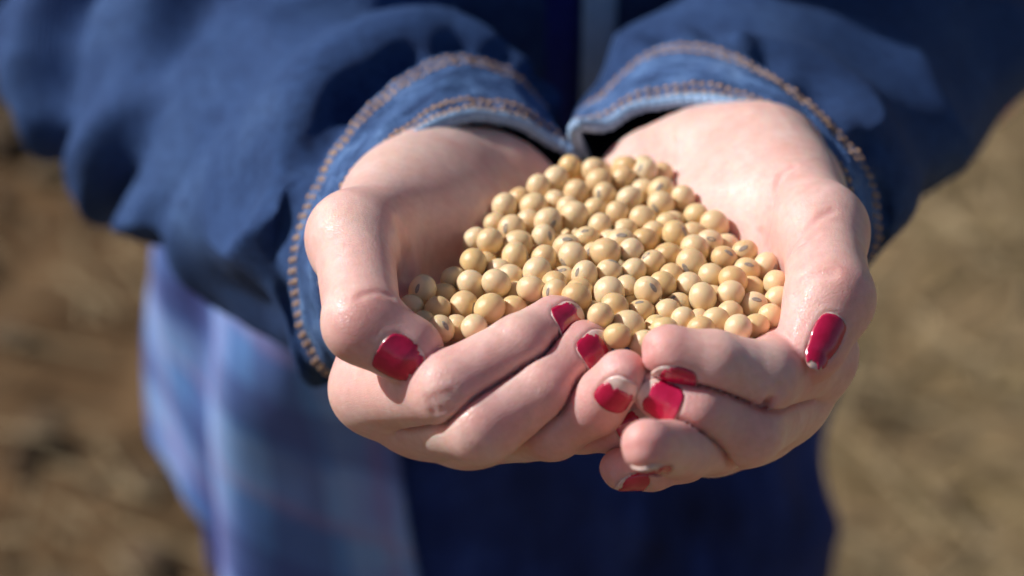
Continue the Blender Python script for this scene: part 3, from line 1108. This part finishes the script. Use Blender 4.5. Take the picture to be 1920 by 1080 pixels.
    # stitching rows, each stitch its own little twist of thread
    for v in (0.095, 0.21, 0.81, 0.925):
        iv = v * (nv - 1); i0 = int(iv); fr = iv - i0
        line = g[i0] * (1 - fr) + g[i0 + 1] * fr
        nl = nrm[i0]
        cnt = int(per / 2.9)
        ring = even_ring(line + nl * 0.02, cnt)
        nring = even_ring(line + nl * 1.25, cnt) - ring
        co2, f3 = [], []
        for i in range(cnt):
            t = unit(ring[(i + 1) % cnt] - ring[i - 1]); nn = unit(nring[i]); bb = np.cross(t, nn)
            t2 = unit(t + bb * 0.28 * (1 if v in (0.095, 0.81) else -1)); bb = np.cross(t2, nn)
            b0 = len(co2)
            jit = rng.normal(0, 0.08)
            for q in range(5):
                w = (q - 2) / 2
                rad = 0.9 * math.sqrt(max(0.06, 1 - w * w * 0.92))
                for s_ in range(6):
                    an = s_ * math.pi / 3
                    co2.append(ring[i] + t2 * w * 1.1 + bb * (math.cos(an) * rad + jit) + nn * (math.sin(an) * rad * 0.8 + 0.25 * (1 - w * w)))
            for q in range(4):
                for s_ in range(6):
                    f3.append((b0 + q * 6 + s_, b0 + q * 6 + (s_ + 1) % 6, b0 + (q + 1) * 6 + (s_ + 1) % 6, b0 + (q + 1) * 6 + s_))
        st = child('stitching', co2, f3, M['thread'], sl)
        tag(st, kind='stuff')
    return sl

def fold_left(s, t):
    nv, nu, _ = s.shape
    flat = s.reshape(-1, 3)
    out = np.zeros(len(flat))
    for i, p in enumerate(flat):
        q = Vector(((p[0] * 0.8 + p[1] * 0.6) * 0.010 + 3.0, (p[1] * 0.8 - p[0] * 0.6) * 0.024, p[2] * 0.010))
        a = noise.noise(q)
        b = noise.noise(Vector((p[0] * 0.030, p[1] * 0.03 + 9, p[2] * 0.022)))
        out[i] = (1 - abs(a) * 2.6) * 11.0 - 4.0 + b * 4.0
    o = out.reshape(nv, nu)
    uu = np.arange(nu)[None, :] / nu
    tt = t[:, None]
    wob = 0.55 * np.sin(uu * 2 * math.pi * 1.0 + 0.5) + 0.25 * np.sin(uu * 2 * math.pi * 3 + tt * 2.0)
    rid = np.sin(2 * math.pi * (tt * 1.7 + wob))
    sp1 = -(rid + 0.35 * np.sin(4 * math.pi * (tt * 1.7 + wob) + 0.8)) * 8.5 * np.exp(-((tt - 4.5) / 0.85) ** 2)
    o = o - sp1
    w = np.clip((t - 0.15) / 0.9, 0, 1)[:, None]
    # the sleeve is gathered where it meets the cuff
    gath = np.sin(np.arange(nu) / nu * 2 * math.pi * 13 + 1.3)[None, :] * np.exp(-((t - 0.9) / 0.6) ** 2)[:, None] * 1.6
    return o * w + gath

def fold_right(s, t):
    nv, nu, _ = s.shape
    flat = s.reshape(-1, 3)
    out = np.zeros(len(flat))
    for i, p in enumerate(flat):
        a = noise.noise(Vector((p[0] * 0.013 - 7.0, p[1] * 0.02 + 2, p[2] * 0.012)))
        b = noise.noise(Vector((p[0] * 0.030 + 4, p[1] * 0.03 + 9, p[2] * 0.022)))
        out[i] = (1 - abs(a) * 2.2) * 7.0 - 3.0 + b * 2.5
    o = out.reshape(nv, nu)
    w = np.clip((t - 0.15) / 0.9, 0, 1)[:, None]
    gath = np.sin(np.arange(nu) / nu * 2 * math.pi * 12 + 0.3)[None, :] * np.exp(-((t - 0.9) / 0.6) ** 2)[:, None] * 1.6
    return o * w + gath

HEM_L = [(655, 362, 52), (720, 298, 62), (800, 240, 76), (880, 213, 88), (965, 225, 98), (1035, 262, 104), (1078, 305, 106),
         (1050, 450, 120), (930, 620, 112), (780, 680, 88), (668, 650, 64), (622, 500, 52)]
BACK_L = [(576, 370, 84), (652, 238, 97), (738, 152, 111), (832, 102, 124), (925, 112, 137), (988, 155, 147), (1022, 235, 152),
          (1000, 400, 160), (880, 560, 150), (730, 680, 122), (602, 700, 95), (540, 530, 82)]
RINGS_L = [
    [(536, 360, 108), (612, 225, 120), (704, 130, 136), (806, 76, 150), (908, 84, 163), (978, 132, 172), (1012, 232, 178), (990, 400, 182), (870, 570, 172), (720, 690, 142), (586, 705, 114), (512, 545, 104)],
    [(400, 330, 165), (470, 180, 175), (570, 80, 190), (690, 30, 205), (810, 30, 220), (890, 85, 230), (920, 200, 235), (890, 380, 235), (770, 540, 220), (620, 620, 195), (480, 590, 172), (405, 470, 162)],
    [(190, 240, 230), (250, 80, 240), (360, -50, 255), (500, -120, 275), (640, -120, 290), (730, -40, 300), (760, 100, 305), (720, 290, 300), (600, 430, 280), (450, 490, 258), (300, 460, 240), (215, 360, 230)],
    [(0, 60, 290), (60, -80, 300), (170, -220, 320), (310, -300, 345), (450, -300, 365), (550, -220, 380), (580, -80, 385), (540, 90, 380), (420, 220, 355), (270, 260, 325), (120, 235, 300), (35, 165, 290)],
    [(-60, -260, 300), (0, -400, 310), (110, -520, 330), (250, -600, 350), (400, -600, 370), (500, -520, 390), (540, -380, 395), (500, -230, 390), (390, -120, 370), (240, -90, 340), (90, -110, 315), (-20, -170, 300)],
]
HEM_R = [(1572, 332, 62), (1540, 290, 68), (1475, 232, 80), (1395, 194, 90), (1300, 183, 98), (1200, 196, 102), (1130, 232, 98), (1074, 244, 94),
         (1140, 380, 135), (1250, 560, 112), (1450, 600, 92), (1580, 470, 66)]
BACK_R = [(1645, 350, 88), (1590, 262, 97), (1500, 175, 110), (1400, 108, 122), (1300, 75, 134), (1215, 95, 144), (1135, 165, 142), (1085, 235, 134),
          (1150, 400, 158), (1280, 540, 148), (1480, 580, 122), (1640, 480, 92)]
RINGS_R = [
    [(1690, 350, 108), (1622, 240, 120), (1525, 140, 136), (1412, 70, 150), (1300, 42, 163), (1210, 70, 172), (1150, 150, 172), (1120, 230, 170), (1175, 400, 184), (1300, 540, 172), (1500, 570, 144), (1670, 470, 112)],
    [(1772, 290, 165), (1720, 160, 175), (1620, 50, 190), (1500, -20, 205), (1390, -40, 220), (1310, 0, 230), (1260, 80, 232), (1240, 200, 235), (1290, 350, 235), (1420, 440, 222), (1600, 450, 195), (1718, 392, 170)],
    [(1905, 130, 230), (1850, 0, 240), (1780, -100, 255), (1660, -180, 275), (1540, -200, 290), (1450, -140, 300), (1400, -30, 305), (1400, 110, 305), (1470, 240, 300), (1600, 320, 280), (1725, 318, 255), (1835, 250, 236)],
    [(2010, -30, 290), (1970, -170, 300), (1920, -280, 320), (1790, -370, 345), (1660, -380, 365), (1560, -310, 380), (1500, -190, 385), (1510, -40, 385), (1590, 90, 370), (1720, 170, 345), (1830, 140, 315), (1950, 70, 298)],
    [(2120, -340, 300), (2060, -480, 310), (1950, -600, 330), (1810, -680, 350), (1670, -680, 370), (1570, -600, 390), (1530, -470, 395), (1550, -320, 390), (1640, -210, 370), (1780, -150, 345), (1940, -160, 318), (2070, -220, 303)],
]
sleeve_l = cuff_build(0, HEM_L, BACK_L, RINGS_L, fold_left)
sleeve_r = cuff_build(1, HEM_R, BACK_R, RINGS_R, fold_right)
sleeve_l['label'] = 'sunlit denim sleeve with brown double stitching on its cuff'
sleeve_r['label'] = 'shaded denim sleeve with brown double stitching on its cuff'

lap('sleeves')
# ------------------------------------------------------------------ torso, shirt and trousers (body space)
def body_loft(name, zs, ring_fn, n, mat, parent=None, open_arc=None, thick=0.0, uvscale=1.0):
    g = np.array([[from_body(*ring_fn(z, k / n if open_arc is None else open_arc[0] + (open_arc[1] - open_arc[0]) * k / (n - 1))) for k in range(n)] for z in zs])
    closed = open_arc is None
    f = grid_faces(len(zs), n, closed_u=closed)
    co = g.reshape(-1, 3)
    o = child(name, co, f, mat, parent)
    lu = float(np.linalg.norm(np.diff(g[len(zs) // 2], axis=0), axis=1).sum())
    lv = float(np.linalg.norm(np.diff(g[:, n // 2], axis=0), axis=1).sum())
    c, l = uv_grid(o.data, len(zs), n, lu * uvscale, lv * uvscale, closed)
    l.data.foreach_set('uv', c.ravel())
    if thick:
        md = o.modifiers.new('cloth_thickness', 'SOLIDIFY')
        md.thickness = thick / 1000.0
        md.offset = 0.0
    return o

def jacket_ring(z, t):
    th = t * 2 * math.pi
    a = 165 + 30 * min(1, max(0, (z + 130) / 450))
    b = 112 + 12 * min(1, max(0, (z + 130) / 450))
    x = math.sin(th); y = -math.cos(th)          # t = 0 is the middle of the front
    k = noise.noise(Vector((math.sin(th) * 2.2, math.cos(th) * 2.2, z * 0.008))) * 7
    e = 0.85
    return (math.copysign(abs(x) ** e, x) * (a + k) + 4, 362 + math.copysign(abs(y) ** e, y) * (b + k), z)

jb = body_loft('jacket_body', np.linspace(-135, 330, 50), jacket_ring, 120, M['denim'], open_arc=(0.0125, 1.003), thick=2.0)
jb['label'] = 'shaded front of the denim jacket between the arms'
def strip(name, t0, t1, proud, mat, parent, z0=-135, z1=330, nz=40, nt=6, thick=2.5):
    def ring(z, t):
        x, y, zz = jacket_ring(z, t)
        return (x * (1 + proud / 180), y - proud, zz)
    return body_loft(name, np.linspace(z0, z1, nz), ring, nt, mat, parent, open_arc=(t0, t1), thick=thick)
strip('placket', 0.0125, 0.0215, 5.0, M['edge'], jb)
pk = strip('placket', 0.955, 1.004, 4.0, M['denim'], jb)
# jersey worn under the open jacket
def inner_ring(z, t):
    x, y, zz = jacket_ring(z, t)
    return (x * 0.96, y + 7, zz)
body_loft('undershirt', np.linspace(-150, 330, 30), inner_ring, 100, M['knit'])
# metal buttons on the placket
def button(z, t):
    x, y, zz = jacket_ring(z, t)
    c = from_body(x, y - 8, z)
    nrm = unit(from_body(x, y - 20, z) - c)
    a, n, b = frame(nrm, (1, 0, 0))
    prof = [(0.0, 4.2), (3.0, 4.0), (6.0, 3.4), (7.6, 3.2), (8.5, 2.2), (8.5, 0.6), (7.5, 0.0)]
    co, f = [c + a * 3.0], []
    m = 24
    for (r, h) in prof[1:]:
        for j in range(m):
            t_ = 2 * math.pi * j / m
            co.append(c + a * h + (n * math.cos(t_) + b * math.sin(t_)) * r)
    for j in range(m):
        f.append((0, 1 + j, 1 + (j + 1) % m))
    for i in range(len(prof) - 2):
        for j in range(m):
            f.append((1 + i * m + j, 1 + (i + 1) * m + j, 1 + (i + 1) * m + (j + 1) % m, 1 + i * m + (j + 1) % m))
    child('button', np.array(co), f, M['brass'], jb)
for z in (-8, 95, 195):
    button(z, 0.978)

def trouser_ring(z, t):
    th = t * 2 * math.pi
    k = noise.noise(Vector((math.sin(th) * 2.6 + 5, math.cos(th) * 2.6, z * 0.014))) * 11 + (1 - abs(noise.noise(Vector((math.sin(th) * 3.2 + z * 0.012, math.cos(th) * 2, z * 0.006)))) * 3) * 5
    x = math.sin(th); y = -math.cos(th)
    e = 0.88
    a = 138 + 6 * min(1, max(0, (-z - 150) / 150)); b = 98
    notch = math.exp(-(x / 0.16) ** 2) * 14 * min(1, max(0, (-z - 200) / 150)) * (1 if y < 0 else 1)
    return (math.copysign(abs(x) ** e, x) * (a + k) + 2, 352 + math.copysign(abs(y) ** e, y) * (b + k - notch), z)
tr = body_loft('trousers', np.linspace(-120, -430, 40), trouser_ring, 120, M['trouser'])
for sx in (-1, 1):
    def leg_ring(z, t, sx=sx):
        th = t * 2 * math.pi
        f = (-z - 400) / 600
        k = noise.noise(Vector((math.sin(th) * 1.5 + sx * 9, math.cos(th) * 1.5, z * 0.01))) * 5
        return (sx * (70 + 6 * f) + math.sin(th) * (70 - 14 * f + k), 352 - math.cos(th) * (92 - 28 * f + k), z)
    body_loft('trouser_leg', np.linspace(-400, -1035, 40), leg_ring, 60, M['trouser'], tr)

def shirt_ring_fn(arc):
    def ring(zn, t):
        # zn 0 at the waist, 1 at the hem; the hem dips towards front and back like a shirt tail
        t = t + 0.045 * zn * max(0.0, (t - 0.42) / 0.515) ** 4
        th = t * 2 * math.pi
        x = math.sin(th); y = -math.cos(th)
        side = abs(x)
        hem = -405 + 112 * side ** 2.2
        z = -110 + (hem + 110) * zn
        fl = zn ** 0.8
        a = 141 + 19 * fl; b = 108 + 9 * fl
        folds = (math.sin(th * 9 + 1.6 * math.sin(z * 0.018) + 0.6) * 9.5 + math.sin(th * 17 + z * 0.012) * 3.0) * (0.25 + 0.75 * fl)
        folds += noise.noise(Vector((x * 2.5, y * 2.5, z * 0.014))) * 9 * fl
        e = 0.9
        return (math.copysign(abs(x) ** e, x) * (a + folds) + 0, 354 + math.copysign(abs(y) ** e, y) * (b + folds), z)
    return ring
sh = body_loft('plaid_shirt', np.linspace(0, 1, 60), shirt_ring_fn(None), 170, M['plaid'], open_arc=(0.42, 0.935), thick=1.2)
sh['label'] = 'light blue plaid shirt tail hanging below the jacket, sunlit on one side'

lap('torso')
# ------------------------------------------------------------------ soybeans
# (column, row, apparent radius in the photograph, eye offset) read off the heap; each is built as a bean of real size
def tile(ox, oy, sc, rows):
    out = []
    for r in rows:
        px, py, rr = ox + r[0] / sc, oy + r[1] / sc, r[2] / sc
        eye = None
        if len(r) > 3:
            eye = ((r[3] - r[0]) / r[2], -(r[4] - r[1]) / r[2])
        out.append((px, py, rr, eye))
    return out
BEANS = tile(740, 280, 5.0526, [
    (1670,170,105),(1530,285,112),(1365,360,112),(1180,480,70),(1040,545,118),(1310,545,125),(1720,410,118),(1530,505,90),
    (1700,630,128),(1640,560,95),(960,715,75),(1110,760,125,1050,755),(1290,690,100),(1440,690,125,1480,720),(770,860,90),
    (910,880,120),(1165,905,130),(1400,840,110,1455,830),(1640,930,120,1640,860),(1810,850,105,1795,785)])
BEANS += tile(1080, 280, 5.0526, [
    (170,200,110),(220,300,115),(450,280,105),(490,190,60),(660,215,110,600,185),(270,430,100,215,430),(510,470,118),(650,390,70),
    (800,390,115,775,370),(810,530,120,750,570),(1010,470,110),(180,570,100),(400,615,105),(630,680,125),(250,740,105),(1130,650,105),
    (1320,735,130),(450,770,75),(840,730,95),(930,690,85),(630,860,115),(770,790,90),(930,810,120,1010,780),(1130,810,90),
    (470,900,125,470,840),(350,870,70),(1280,900,100,1285,880),(1410,910,65)])
BEANS += tile(740, 460, 5.0526, [
    (750,175,125),(880,185,75),(570,320,110),(730,370,130),(1110,125,125,1225,120),(1030,220,60),(1420,130,120),(1350,270,130),
    (1680,110,130,1590,170),(1600,310,80,1590,255),(1800,290,120,1725,265),(1110,310,90),(965,365,125),(1160,420,90),(1280,430,120),
    (1500,360,120),(1520,450,105,1455,440),(1770,440,125),(1700,560,125),(280,430,125,235,415),(170,590,110),(450,470,75),
    (400,620,110),(640,590,140,735,600),(910,600,138),(1130,590,85),(445,790,115,490,760),(590,780,70),(750,780,105),(1870,650,85),(1900,745,65),(285,730,55)])
BEANS += tile(1080, 460, 4.571, [
    (275,70,122),(150,85,60,125,70),(450,40,100),(295,225,100,325,135),(490,215,98),(620,145,100,565,85),(795,110,113),(1035,50,115),
    (1000,165,125,940,205),(1280,120,95,1310,75),(1200,100,70),(1155,250,95),(1450,70,105,1430,35),(1640,175,102,1705,200),(820,260,80),
    (965,340,105),(755,350,115),(440,385,95),(285,440,130),(610,410,112,645,385),(1325,310,112),(1470,220,95,1480,180),(1700,340,105),
    (1520,345,80),(1340,455,110),(1520,490,100,1530,450),(1710,465,110),(1075,470,115),(1190,440,65),(880,510,90,830,465),(800,580,98),
    (320,560,115,275,590),(460,500,50),(565,570,105,550,485),(1310,570,80),(1190,645,100),(1060,640,55),(1670,635,105),(1405,710,112),
    (1550,715,92),(430,690,145),(920,640,90),(690,700,75),(750,725,60),(1070,710,75),(570,830,75),(350,780,90),(130,590,75),(190,660,85)])

def heap(px, py):
    d = -2 + (625 - py) / 315.0 * 76.0
    bulge = 7.0 * math.exp(-((px - 1120) / 230.0) ** 2 - ((py - 470) / 110.0) ** 2)
    return d - bulge

def build_beans():
    pos, rad, pix, eye, fixed = [], [], [], [], []
    for px, py, rr, ey in BEANS:
        d = heap(px, py)
        mm = rr * MMPX * (DIST + d) / DIST
        r = min(4.25, max(3.3, mm * 1.12))
        hidden = max(0.0, 3.0 - mm)
        d += hidden * 2.6 + rng.normal(0, 0.4)
        pos.append(P(px, py, d)); rad.append(r); eye.append(ey); pix.append((px, py)); fixed.append(True)
    nvis = len(pos)
    # beans of the layer beneath, seen in the gaps
    k = 0
    for layer in (1, 2):
        for py in np.arange(300, 660, 36):
            for px in np.arange(760, 1500, 44):
                x = px + rng.uniform(-10, 10) + (22 if k % 2 else 0); y = py + rng.uniform(-8, 8)
                dmin = min((x - a) ** 2 + (y - b) ** 2 for a, b in [(q[0], q[1]) for q in BEANS])
                if dmin > 62 ** 2: continue
                # keep inside the outline of the heap
                inside = sum(1 for q in BEANS if (x - q[0]) ** 2 + (y - q[1]) ** 2 < 70 ** 2)
                ang = set(int(((math.atan2(q[1] - y, q[0] - x) + math.pi) / (math.pi / 3))) % 6 for q in BEANS if (x - q[0]) ** 2 + (y - q[1]) ** 2 < 95 ** 2)
                if len(ang) < 5 or inside < 4: continue
                if layer == 2 and rng.random() < 0.55: continue
                d = heap(x, y) + 7.0 + 5.5 * layer
                pos.append(P(x, y, d)); rad.append(rng.uniform(3.1, 3.5)); eye.append(None); pix.append((x, y)); fixed.append(False)
            k += 1
    pos = np.array(pos); rad = np.array(rad); n = len(pos); fixed = np.array(fixed)
    ray = pos + np.array([0, 0, DIST]); ray /= np.linalg.norm(ray, axis=1, keepdims=True)
    home = pos.copy()
    pulp = [(hnd, 1) for hnd in hands]
    for it in range(160):
        dlt = pos[:, None] - pos[None]
        dist = np.linalg.norm(dlt, axis=2) + np.eye(n) * 1e3
        ov = (rad[:, None] + rad[None]) * 0.985 - dist
        ov = np.where(ov > 0, ov, 0)
        push = (dlt / dist[..., None] * ov[..., None] * 0.5)
        # visible beans slide mostly along the line of sight, hidden ones go anywhere (but away from the eye)
        mv = push.sum(1) * 0.5
        along = np.einsum('ij,ij->i', mv, ray)
        sgn = np.einsum('ijk,ik->ij', dlt, ray)
        extra = (np.where(sgn >= 0, 1, -1) * ov).sum(1) * 0.22
        lat = mv - along[:, None] * ray
        pos = pos + np.where(fixed[:, None], lat * 0.30 + (along + extra)[:, None] * ray, mv + np.maximum(extra, 0)[:, None] * ray)
        pos = pos + (home - pos) * np.where(fixed, 0.03, 0.01)[:, None]
        # buried beans may not rise through the top layer
        near = np.where(fixed, 0.0, np.maximum(home[:, 2] - 1.0 - pos[:, 2], 0.0))
        pos = pos + ray * near[:, None]
        if it % 8 == 7:
            for hnd in hands:
                e = hnd.eval(pos, False)
                bad = e < rad * 0.9
                if bad.any():
                    idx = np.where(bad)[0]
                    q = pos[idx]; ee = e[idx]
                    g = np.stack([hnd.eval(q + np.eye(3)[i] * 0.5, False) - ee for i in range(3)], 1)
                    g /= np.linalg.norm(g, axis=1, keepdims=True) + 1e-9
                    g2 = g * (rad[idx] * 0.9 - ee)[:, None] * 0.5
                    # keep on its line of sight when it is one of the seen beans
                    al = np.einsum('ij,ij->i', g2, ray[idx])
                    g2 = np.where(fixed[idx][:, None], 0.35 * g2 + 0.65 * al[:, None] * ray[idx], g2)
                    pos[idx] = q + g2
    # which bean is which: counted outwards from things one can find
    marks = [('the sunlit red thumbnail on the left', 760, 640), ('the red thumbnail on the right', 1500, 640), ('the back tip of the heap', 1075, 300),
             ('the topmost red fingernail in the middle', 1045, 575), ('the shaded palm on the left', 860, 420), ('the sunlit palm on the right', 1345, 400),
             ('the heap\'s centre', 1120, 480), ('the front fingertip on the right', 1240, 620), ('the fold of the right thumb', 1470, 530), ('the cuff on the right', 1230, 300)]
    words = ['', 'second ', 'third ', 'fourth ', 'fifth ', 'sixth ', 'seventh ', 'eighth ', 'ninth ', 'tenth ', 'eleventh ', 'twelfth ', 'thirteenth ', 'fourteenth ', 'fifteenth ', 'sixteenth ', 'seventeenth ', 'eighteenth ', 'nineteenth ', 'twentieth ', 'twenty-first ', 'twenty-second ', 'twenty-third ', 'twenty-fourth ']
    order = [sorted(range(nvis), key=lambda j: (pix[j][0] - m[1]) ** 2 + (pix[j][1] - m[2]) ** 2) for m in marks]
    names = {}
    for k in range(len(words)):
        for m, od in zip(marks, order):
            j = od[k]
            if j not in names:
                names[j] = 'cream soybean %s, %snearest %s' % ('with grey eye showing' if eye[j] is not None else 'with smooth skin', words[k], m[0])
    for j in range(nvis):
        names.setdefault(j, 'cream soybean in the top layer %s' % ('with grey eye showing' if eye[j] is not None else 'with no eye showing'))
    # six bean bodies, slightly different
    bodies = []
    for v in range(7):
        bm = bmesh.new()
        bmesh.ops.create_uvsphere(bm, u_segments=28, v_segments=18, radius=1.0)
        ax = (rng.uniform(0.92, 0.98), rng.uniform(1.0, 1.10), rng.uniform(0.91, 0.99))
        for w in bm.verts:
            c = w.co.normalized()
            k = 1 + 0.02 * noise.noise(c * 1.6 + Vector((v * 7.1, 0, 0)))
            # a slight flattening round the eye (+Z)
            if c.z > 0.8: k -= (c.z - 0.8) * 0.10
            w.co = Vector((c.x * ax[0], c.y * ax[1], c.z * ax[2])) * k
        for fc in bm.faces: fc.smooth = True
        me = bpy.data.meshes.new('soybean'); bm.to_mesh(me); bm.free()
        me.materials.append(M['bean'])
        # the eye: an oval scar with a pale slit, lying on the skin
        co, f = [], []
        na, nr = 24, 5
        bvh_c = lambda x, y: (x, y, math.sqrt(max(0.0, 1 - (x / ax[0]) ** 2 - (y / ax[1]) ** 2)) * ax[2])
        la, lb = rng.uniform(0.36, 0.46), rng.uniform(0.14, 0.19)
        co.append((0, 0, bvh_c(0, 0)[2] - 0.010))
        for i in range(1, nr + 1):
            for j in range(na):
                t = 2 * math.pi * j / na
                x, y = math.cos(t) * lb * i / nr, math.sin(t) * la * i / nr
                c = Vector(bvh_c(x, y)).normalized()
                p = bvh_c(x, y)
                dz = -0.014 if i <= 2 else (0.012 if i < nr else -0.035)
                kk = (1 - (c.z - 0.8) * 0.10) if c.z > 0.8 else 1
                p = Vector(p) * (kk + 0.012 + dz)
                co.append(tuple(p))
        for j in range(na):
            f.append((0, 1 + j, 1 + (j + 1) % na))
        for i in range(nr - 1):
            for j in range(na):
                f.append((1 + i * na + j, 1 + (i + 1) * na + j, 1 + (i + 1) * na + (j + 1) % na, 1 + i * na + (j + 1) % na))
        he = mesh_from('eye', co, f, M['hilum'])
        he.materials.append(M['hilum_slit'])
        for i, pl in enumerate(he.polygons):
            if i < na * 2 and i % 2 == 0 and i >= 0 and i < na: pl.material_index = 1
        bodies.append((me, he))
    for i in range(n):
        me, he = bodies[int(rng.integers(len(bodies)))]
        ey = eye[i]
        if ey is not None:
            l = math.hypot(*ey)
            if l > 0.93: ey = (ey[0] * 0.93 / l, ey[1] * 0.93 / l); l = 0.93
            zc = np.array([ey[0], ey[1], -math.sqrt(1 - l * l)])
            tan = np.array([-ey[1], ey[0], 0.0]) if l > 0.05 else np.array([0, 1.0, 0])
        else:
            zc = rng.normal(size=3); zc[2] = abs(zc[2]) + 0.55
            tan = rng.normal(size=3)
        zw = Vector(dir_world(zc)); yw = Vector(dir_world(tan)); yw = (yw - zw * yw.dot(zw)).normalized(); xw = yw.cross(zw)
        r = rad[i] / 1000.0
        R3 = Matrix((xw, yw, zw)).transposed().to_4x4()
        o = bpy.data.objects.new('soybean', me)
        o.matrix_world = Matrix.Translation(Vector(to_world(pos[i]))) @ R3 @ Matrix.Scale(r, 4)
        COL.objects.link(o)
        px, py = pix[i]
        o['category'] = 'soybean'
        o['group'] = 'soybeans heaped in the cupped hands'
        o['label'] = names.get(i, 'cream soybean mostly buried beneath the top layer of the heap')
        e = bpy.data.objects.new('eye', he)
        e.parent = o
        COL.objects.link(e)
    return pos, rad, nvis
bpos, brad, nvis = build_beans()
# ------------------------------------------------------------------ broken seed coats lying between the beans
def husk(px, py, dz, size, lab, seed):
    rr = random.Random(seed)
    c = P(px, py, heap(px, py) + dz)
    ax = unit([rr.uniform(-1, 1), rr.uniform(0.2, 1), rr.uniform(-1, -0.3)])
    a, n, b = frame(ax, [rr.uniform(-1, 1), rr.uniform(-1, 1), 0.3])
    co, f = [], []
    nu_, nv_ = 9, 7
    for layer in (0.0, -0.09):
        for v in range(nv_):
            for u in range(nu_):
                al = (u / (nu_ - 1) - 0.5) * 1.9
                be = (v / (nv_ - 1) - 0.5) * 1.1 * (1 + 0.25 * math.sin(u * 2.1 + seed))
                r_ = size * (1 + layer + 0.06 * math.sin(u * 1.7 + v))
                co.append(c + (a * (math.cos(al) * math.cos(be) - 0.8) + n * math.sin(al) + b * math.sin(be)) * r_)
    k = nu_ * nv_
    for v in range(nv_ - 1):
        for u in range(nu_ - 1):
            q = (v * nu_ + u, v * nu_ + u + 1, (v + 1) * nu_ + u + 1, (v + 1) * nu_ + u)
            f.append(q); f.append(tuple(i + k for i in q[::-1]))
    rim = [u for u in range(nu_)] + [v * nu_ + nu_ - 1 for v in range(1, nv_)] + [(nv_ - 1) * nu_ + u for u in range(nu_ - 2, -1, -1)] + [v * nu_ for v in range(nv_ - 2, 0, -1)]
    for i in range(len(rim)):
        p, q = rim[i], rim[(i + 1) % len(rim)]
        f.append((p, p + k, q + k, q))
    w = to_world(np.array(co)); o0 = w.mean(0)
    o = obj('bean_husk', mesh_from('bean_husk', w - o0, f, M['husk']))
    o.location = Vector(o0)
    tag(o, lab, 'husk', 'broken seed coats in the heap')
for i, (px, py, dz, sz, lab) in enumerate([
        (1052, 445, -1.5, 1.7, 'pale sliver of broken bean husk near the middle of the heap'),
        (1077, 434, -1.5, 1.3, 'tiny cream husk flake beside a bean behind the heap centre'),
        (1233, 614, -2.5, 2.3, 'torn husk flake just behind the front fingertip on the right'),
        (1241, 563, -2.5, 1.2, 'tiny husk crumb between beans right of the front fingertips'),
        (1478, 561, -1.0, 1.2, 'tiny husk crumb caught against the thumb on the right')]):
    husk(px, py, dz, sz, lab, i + 3)
print('beans', len(bpos), 'visible', nvis)
lap('beans')
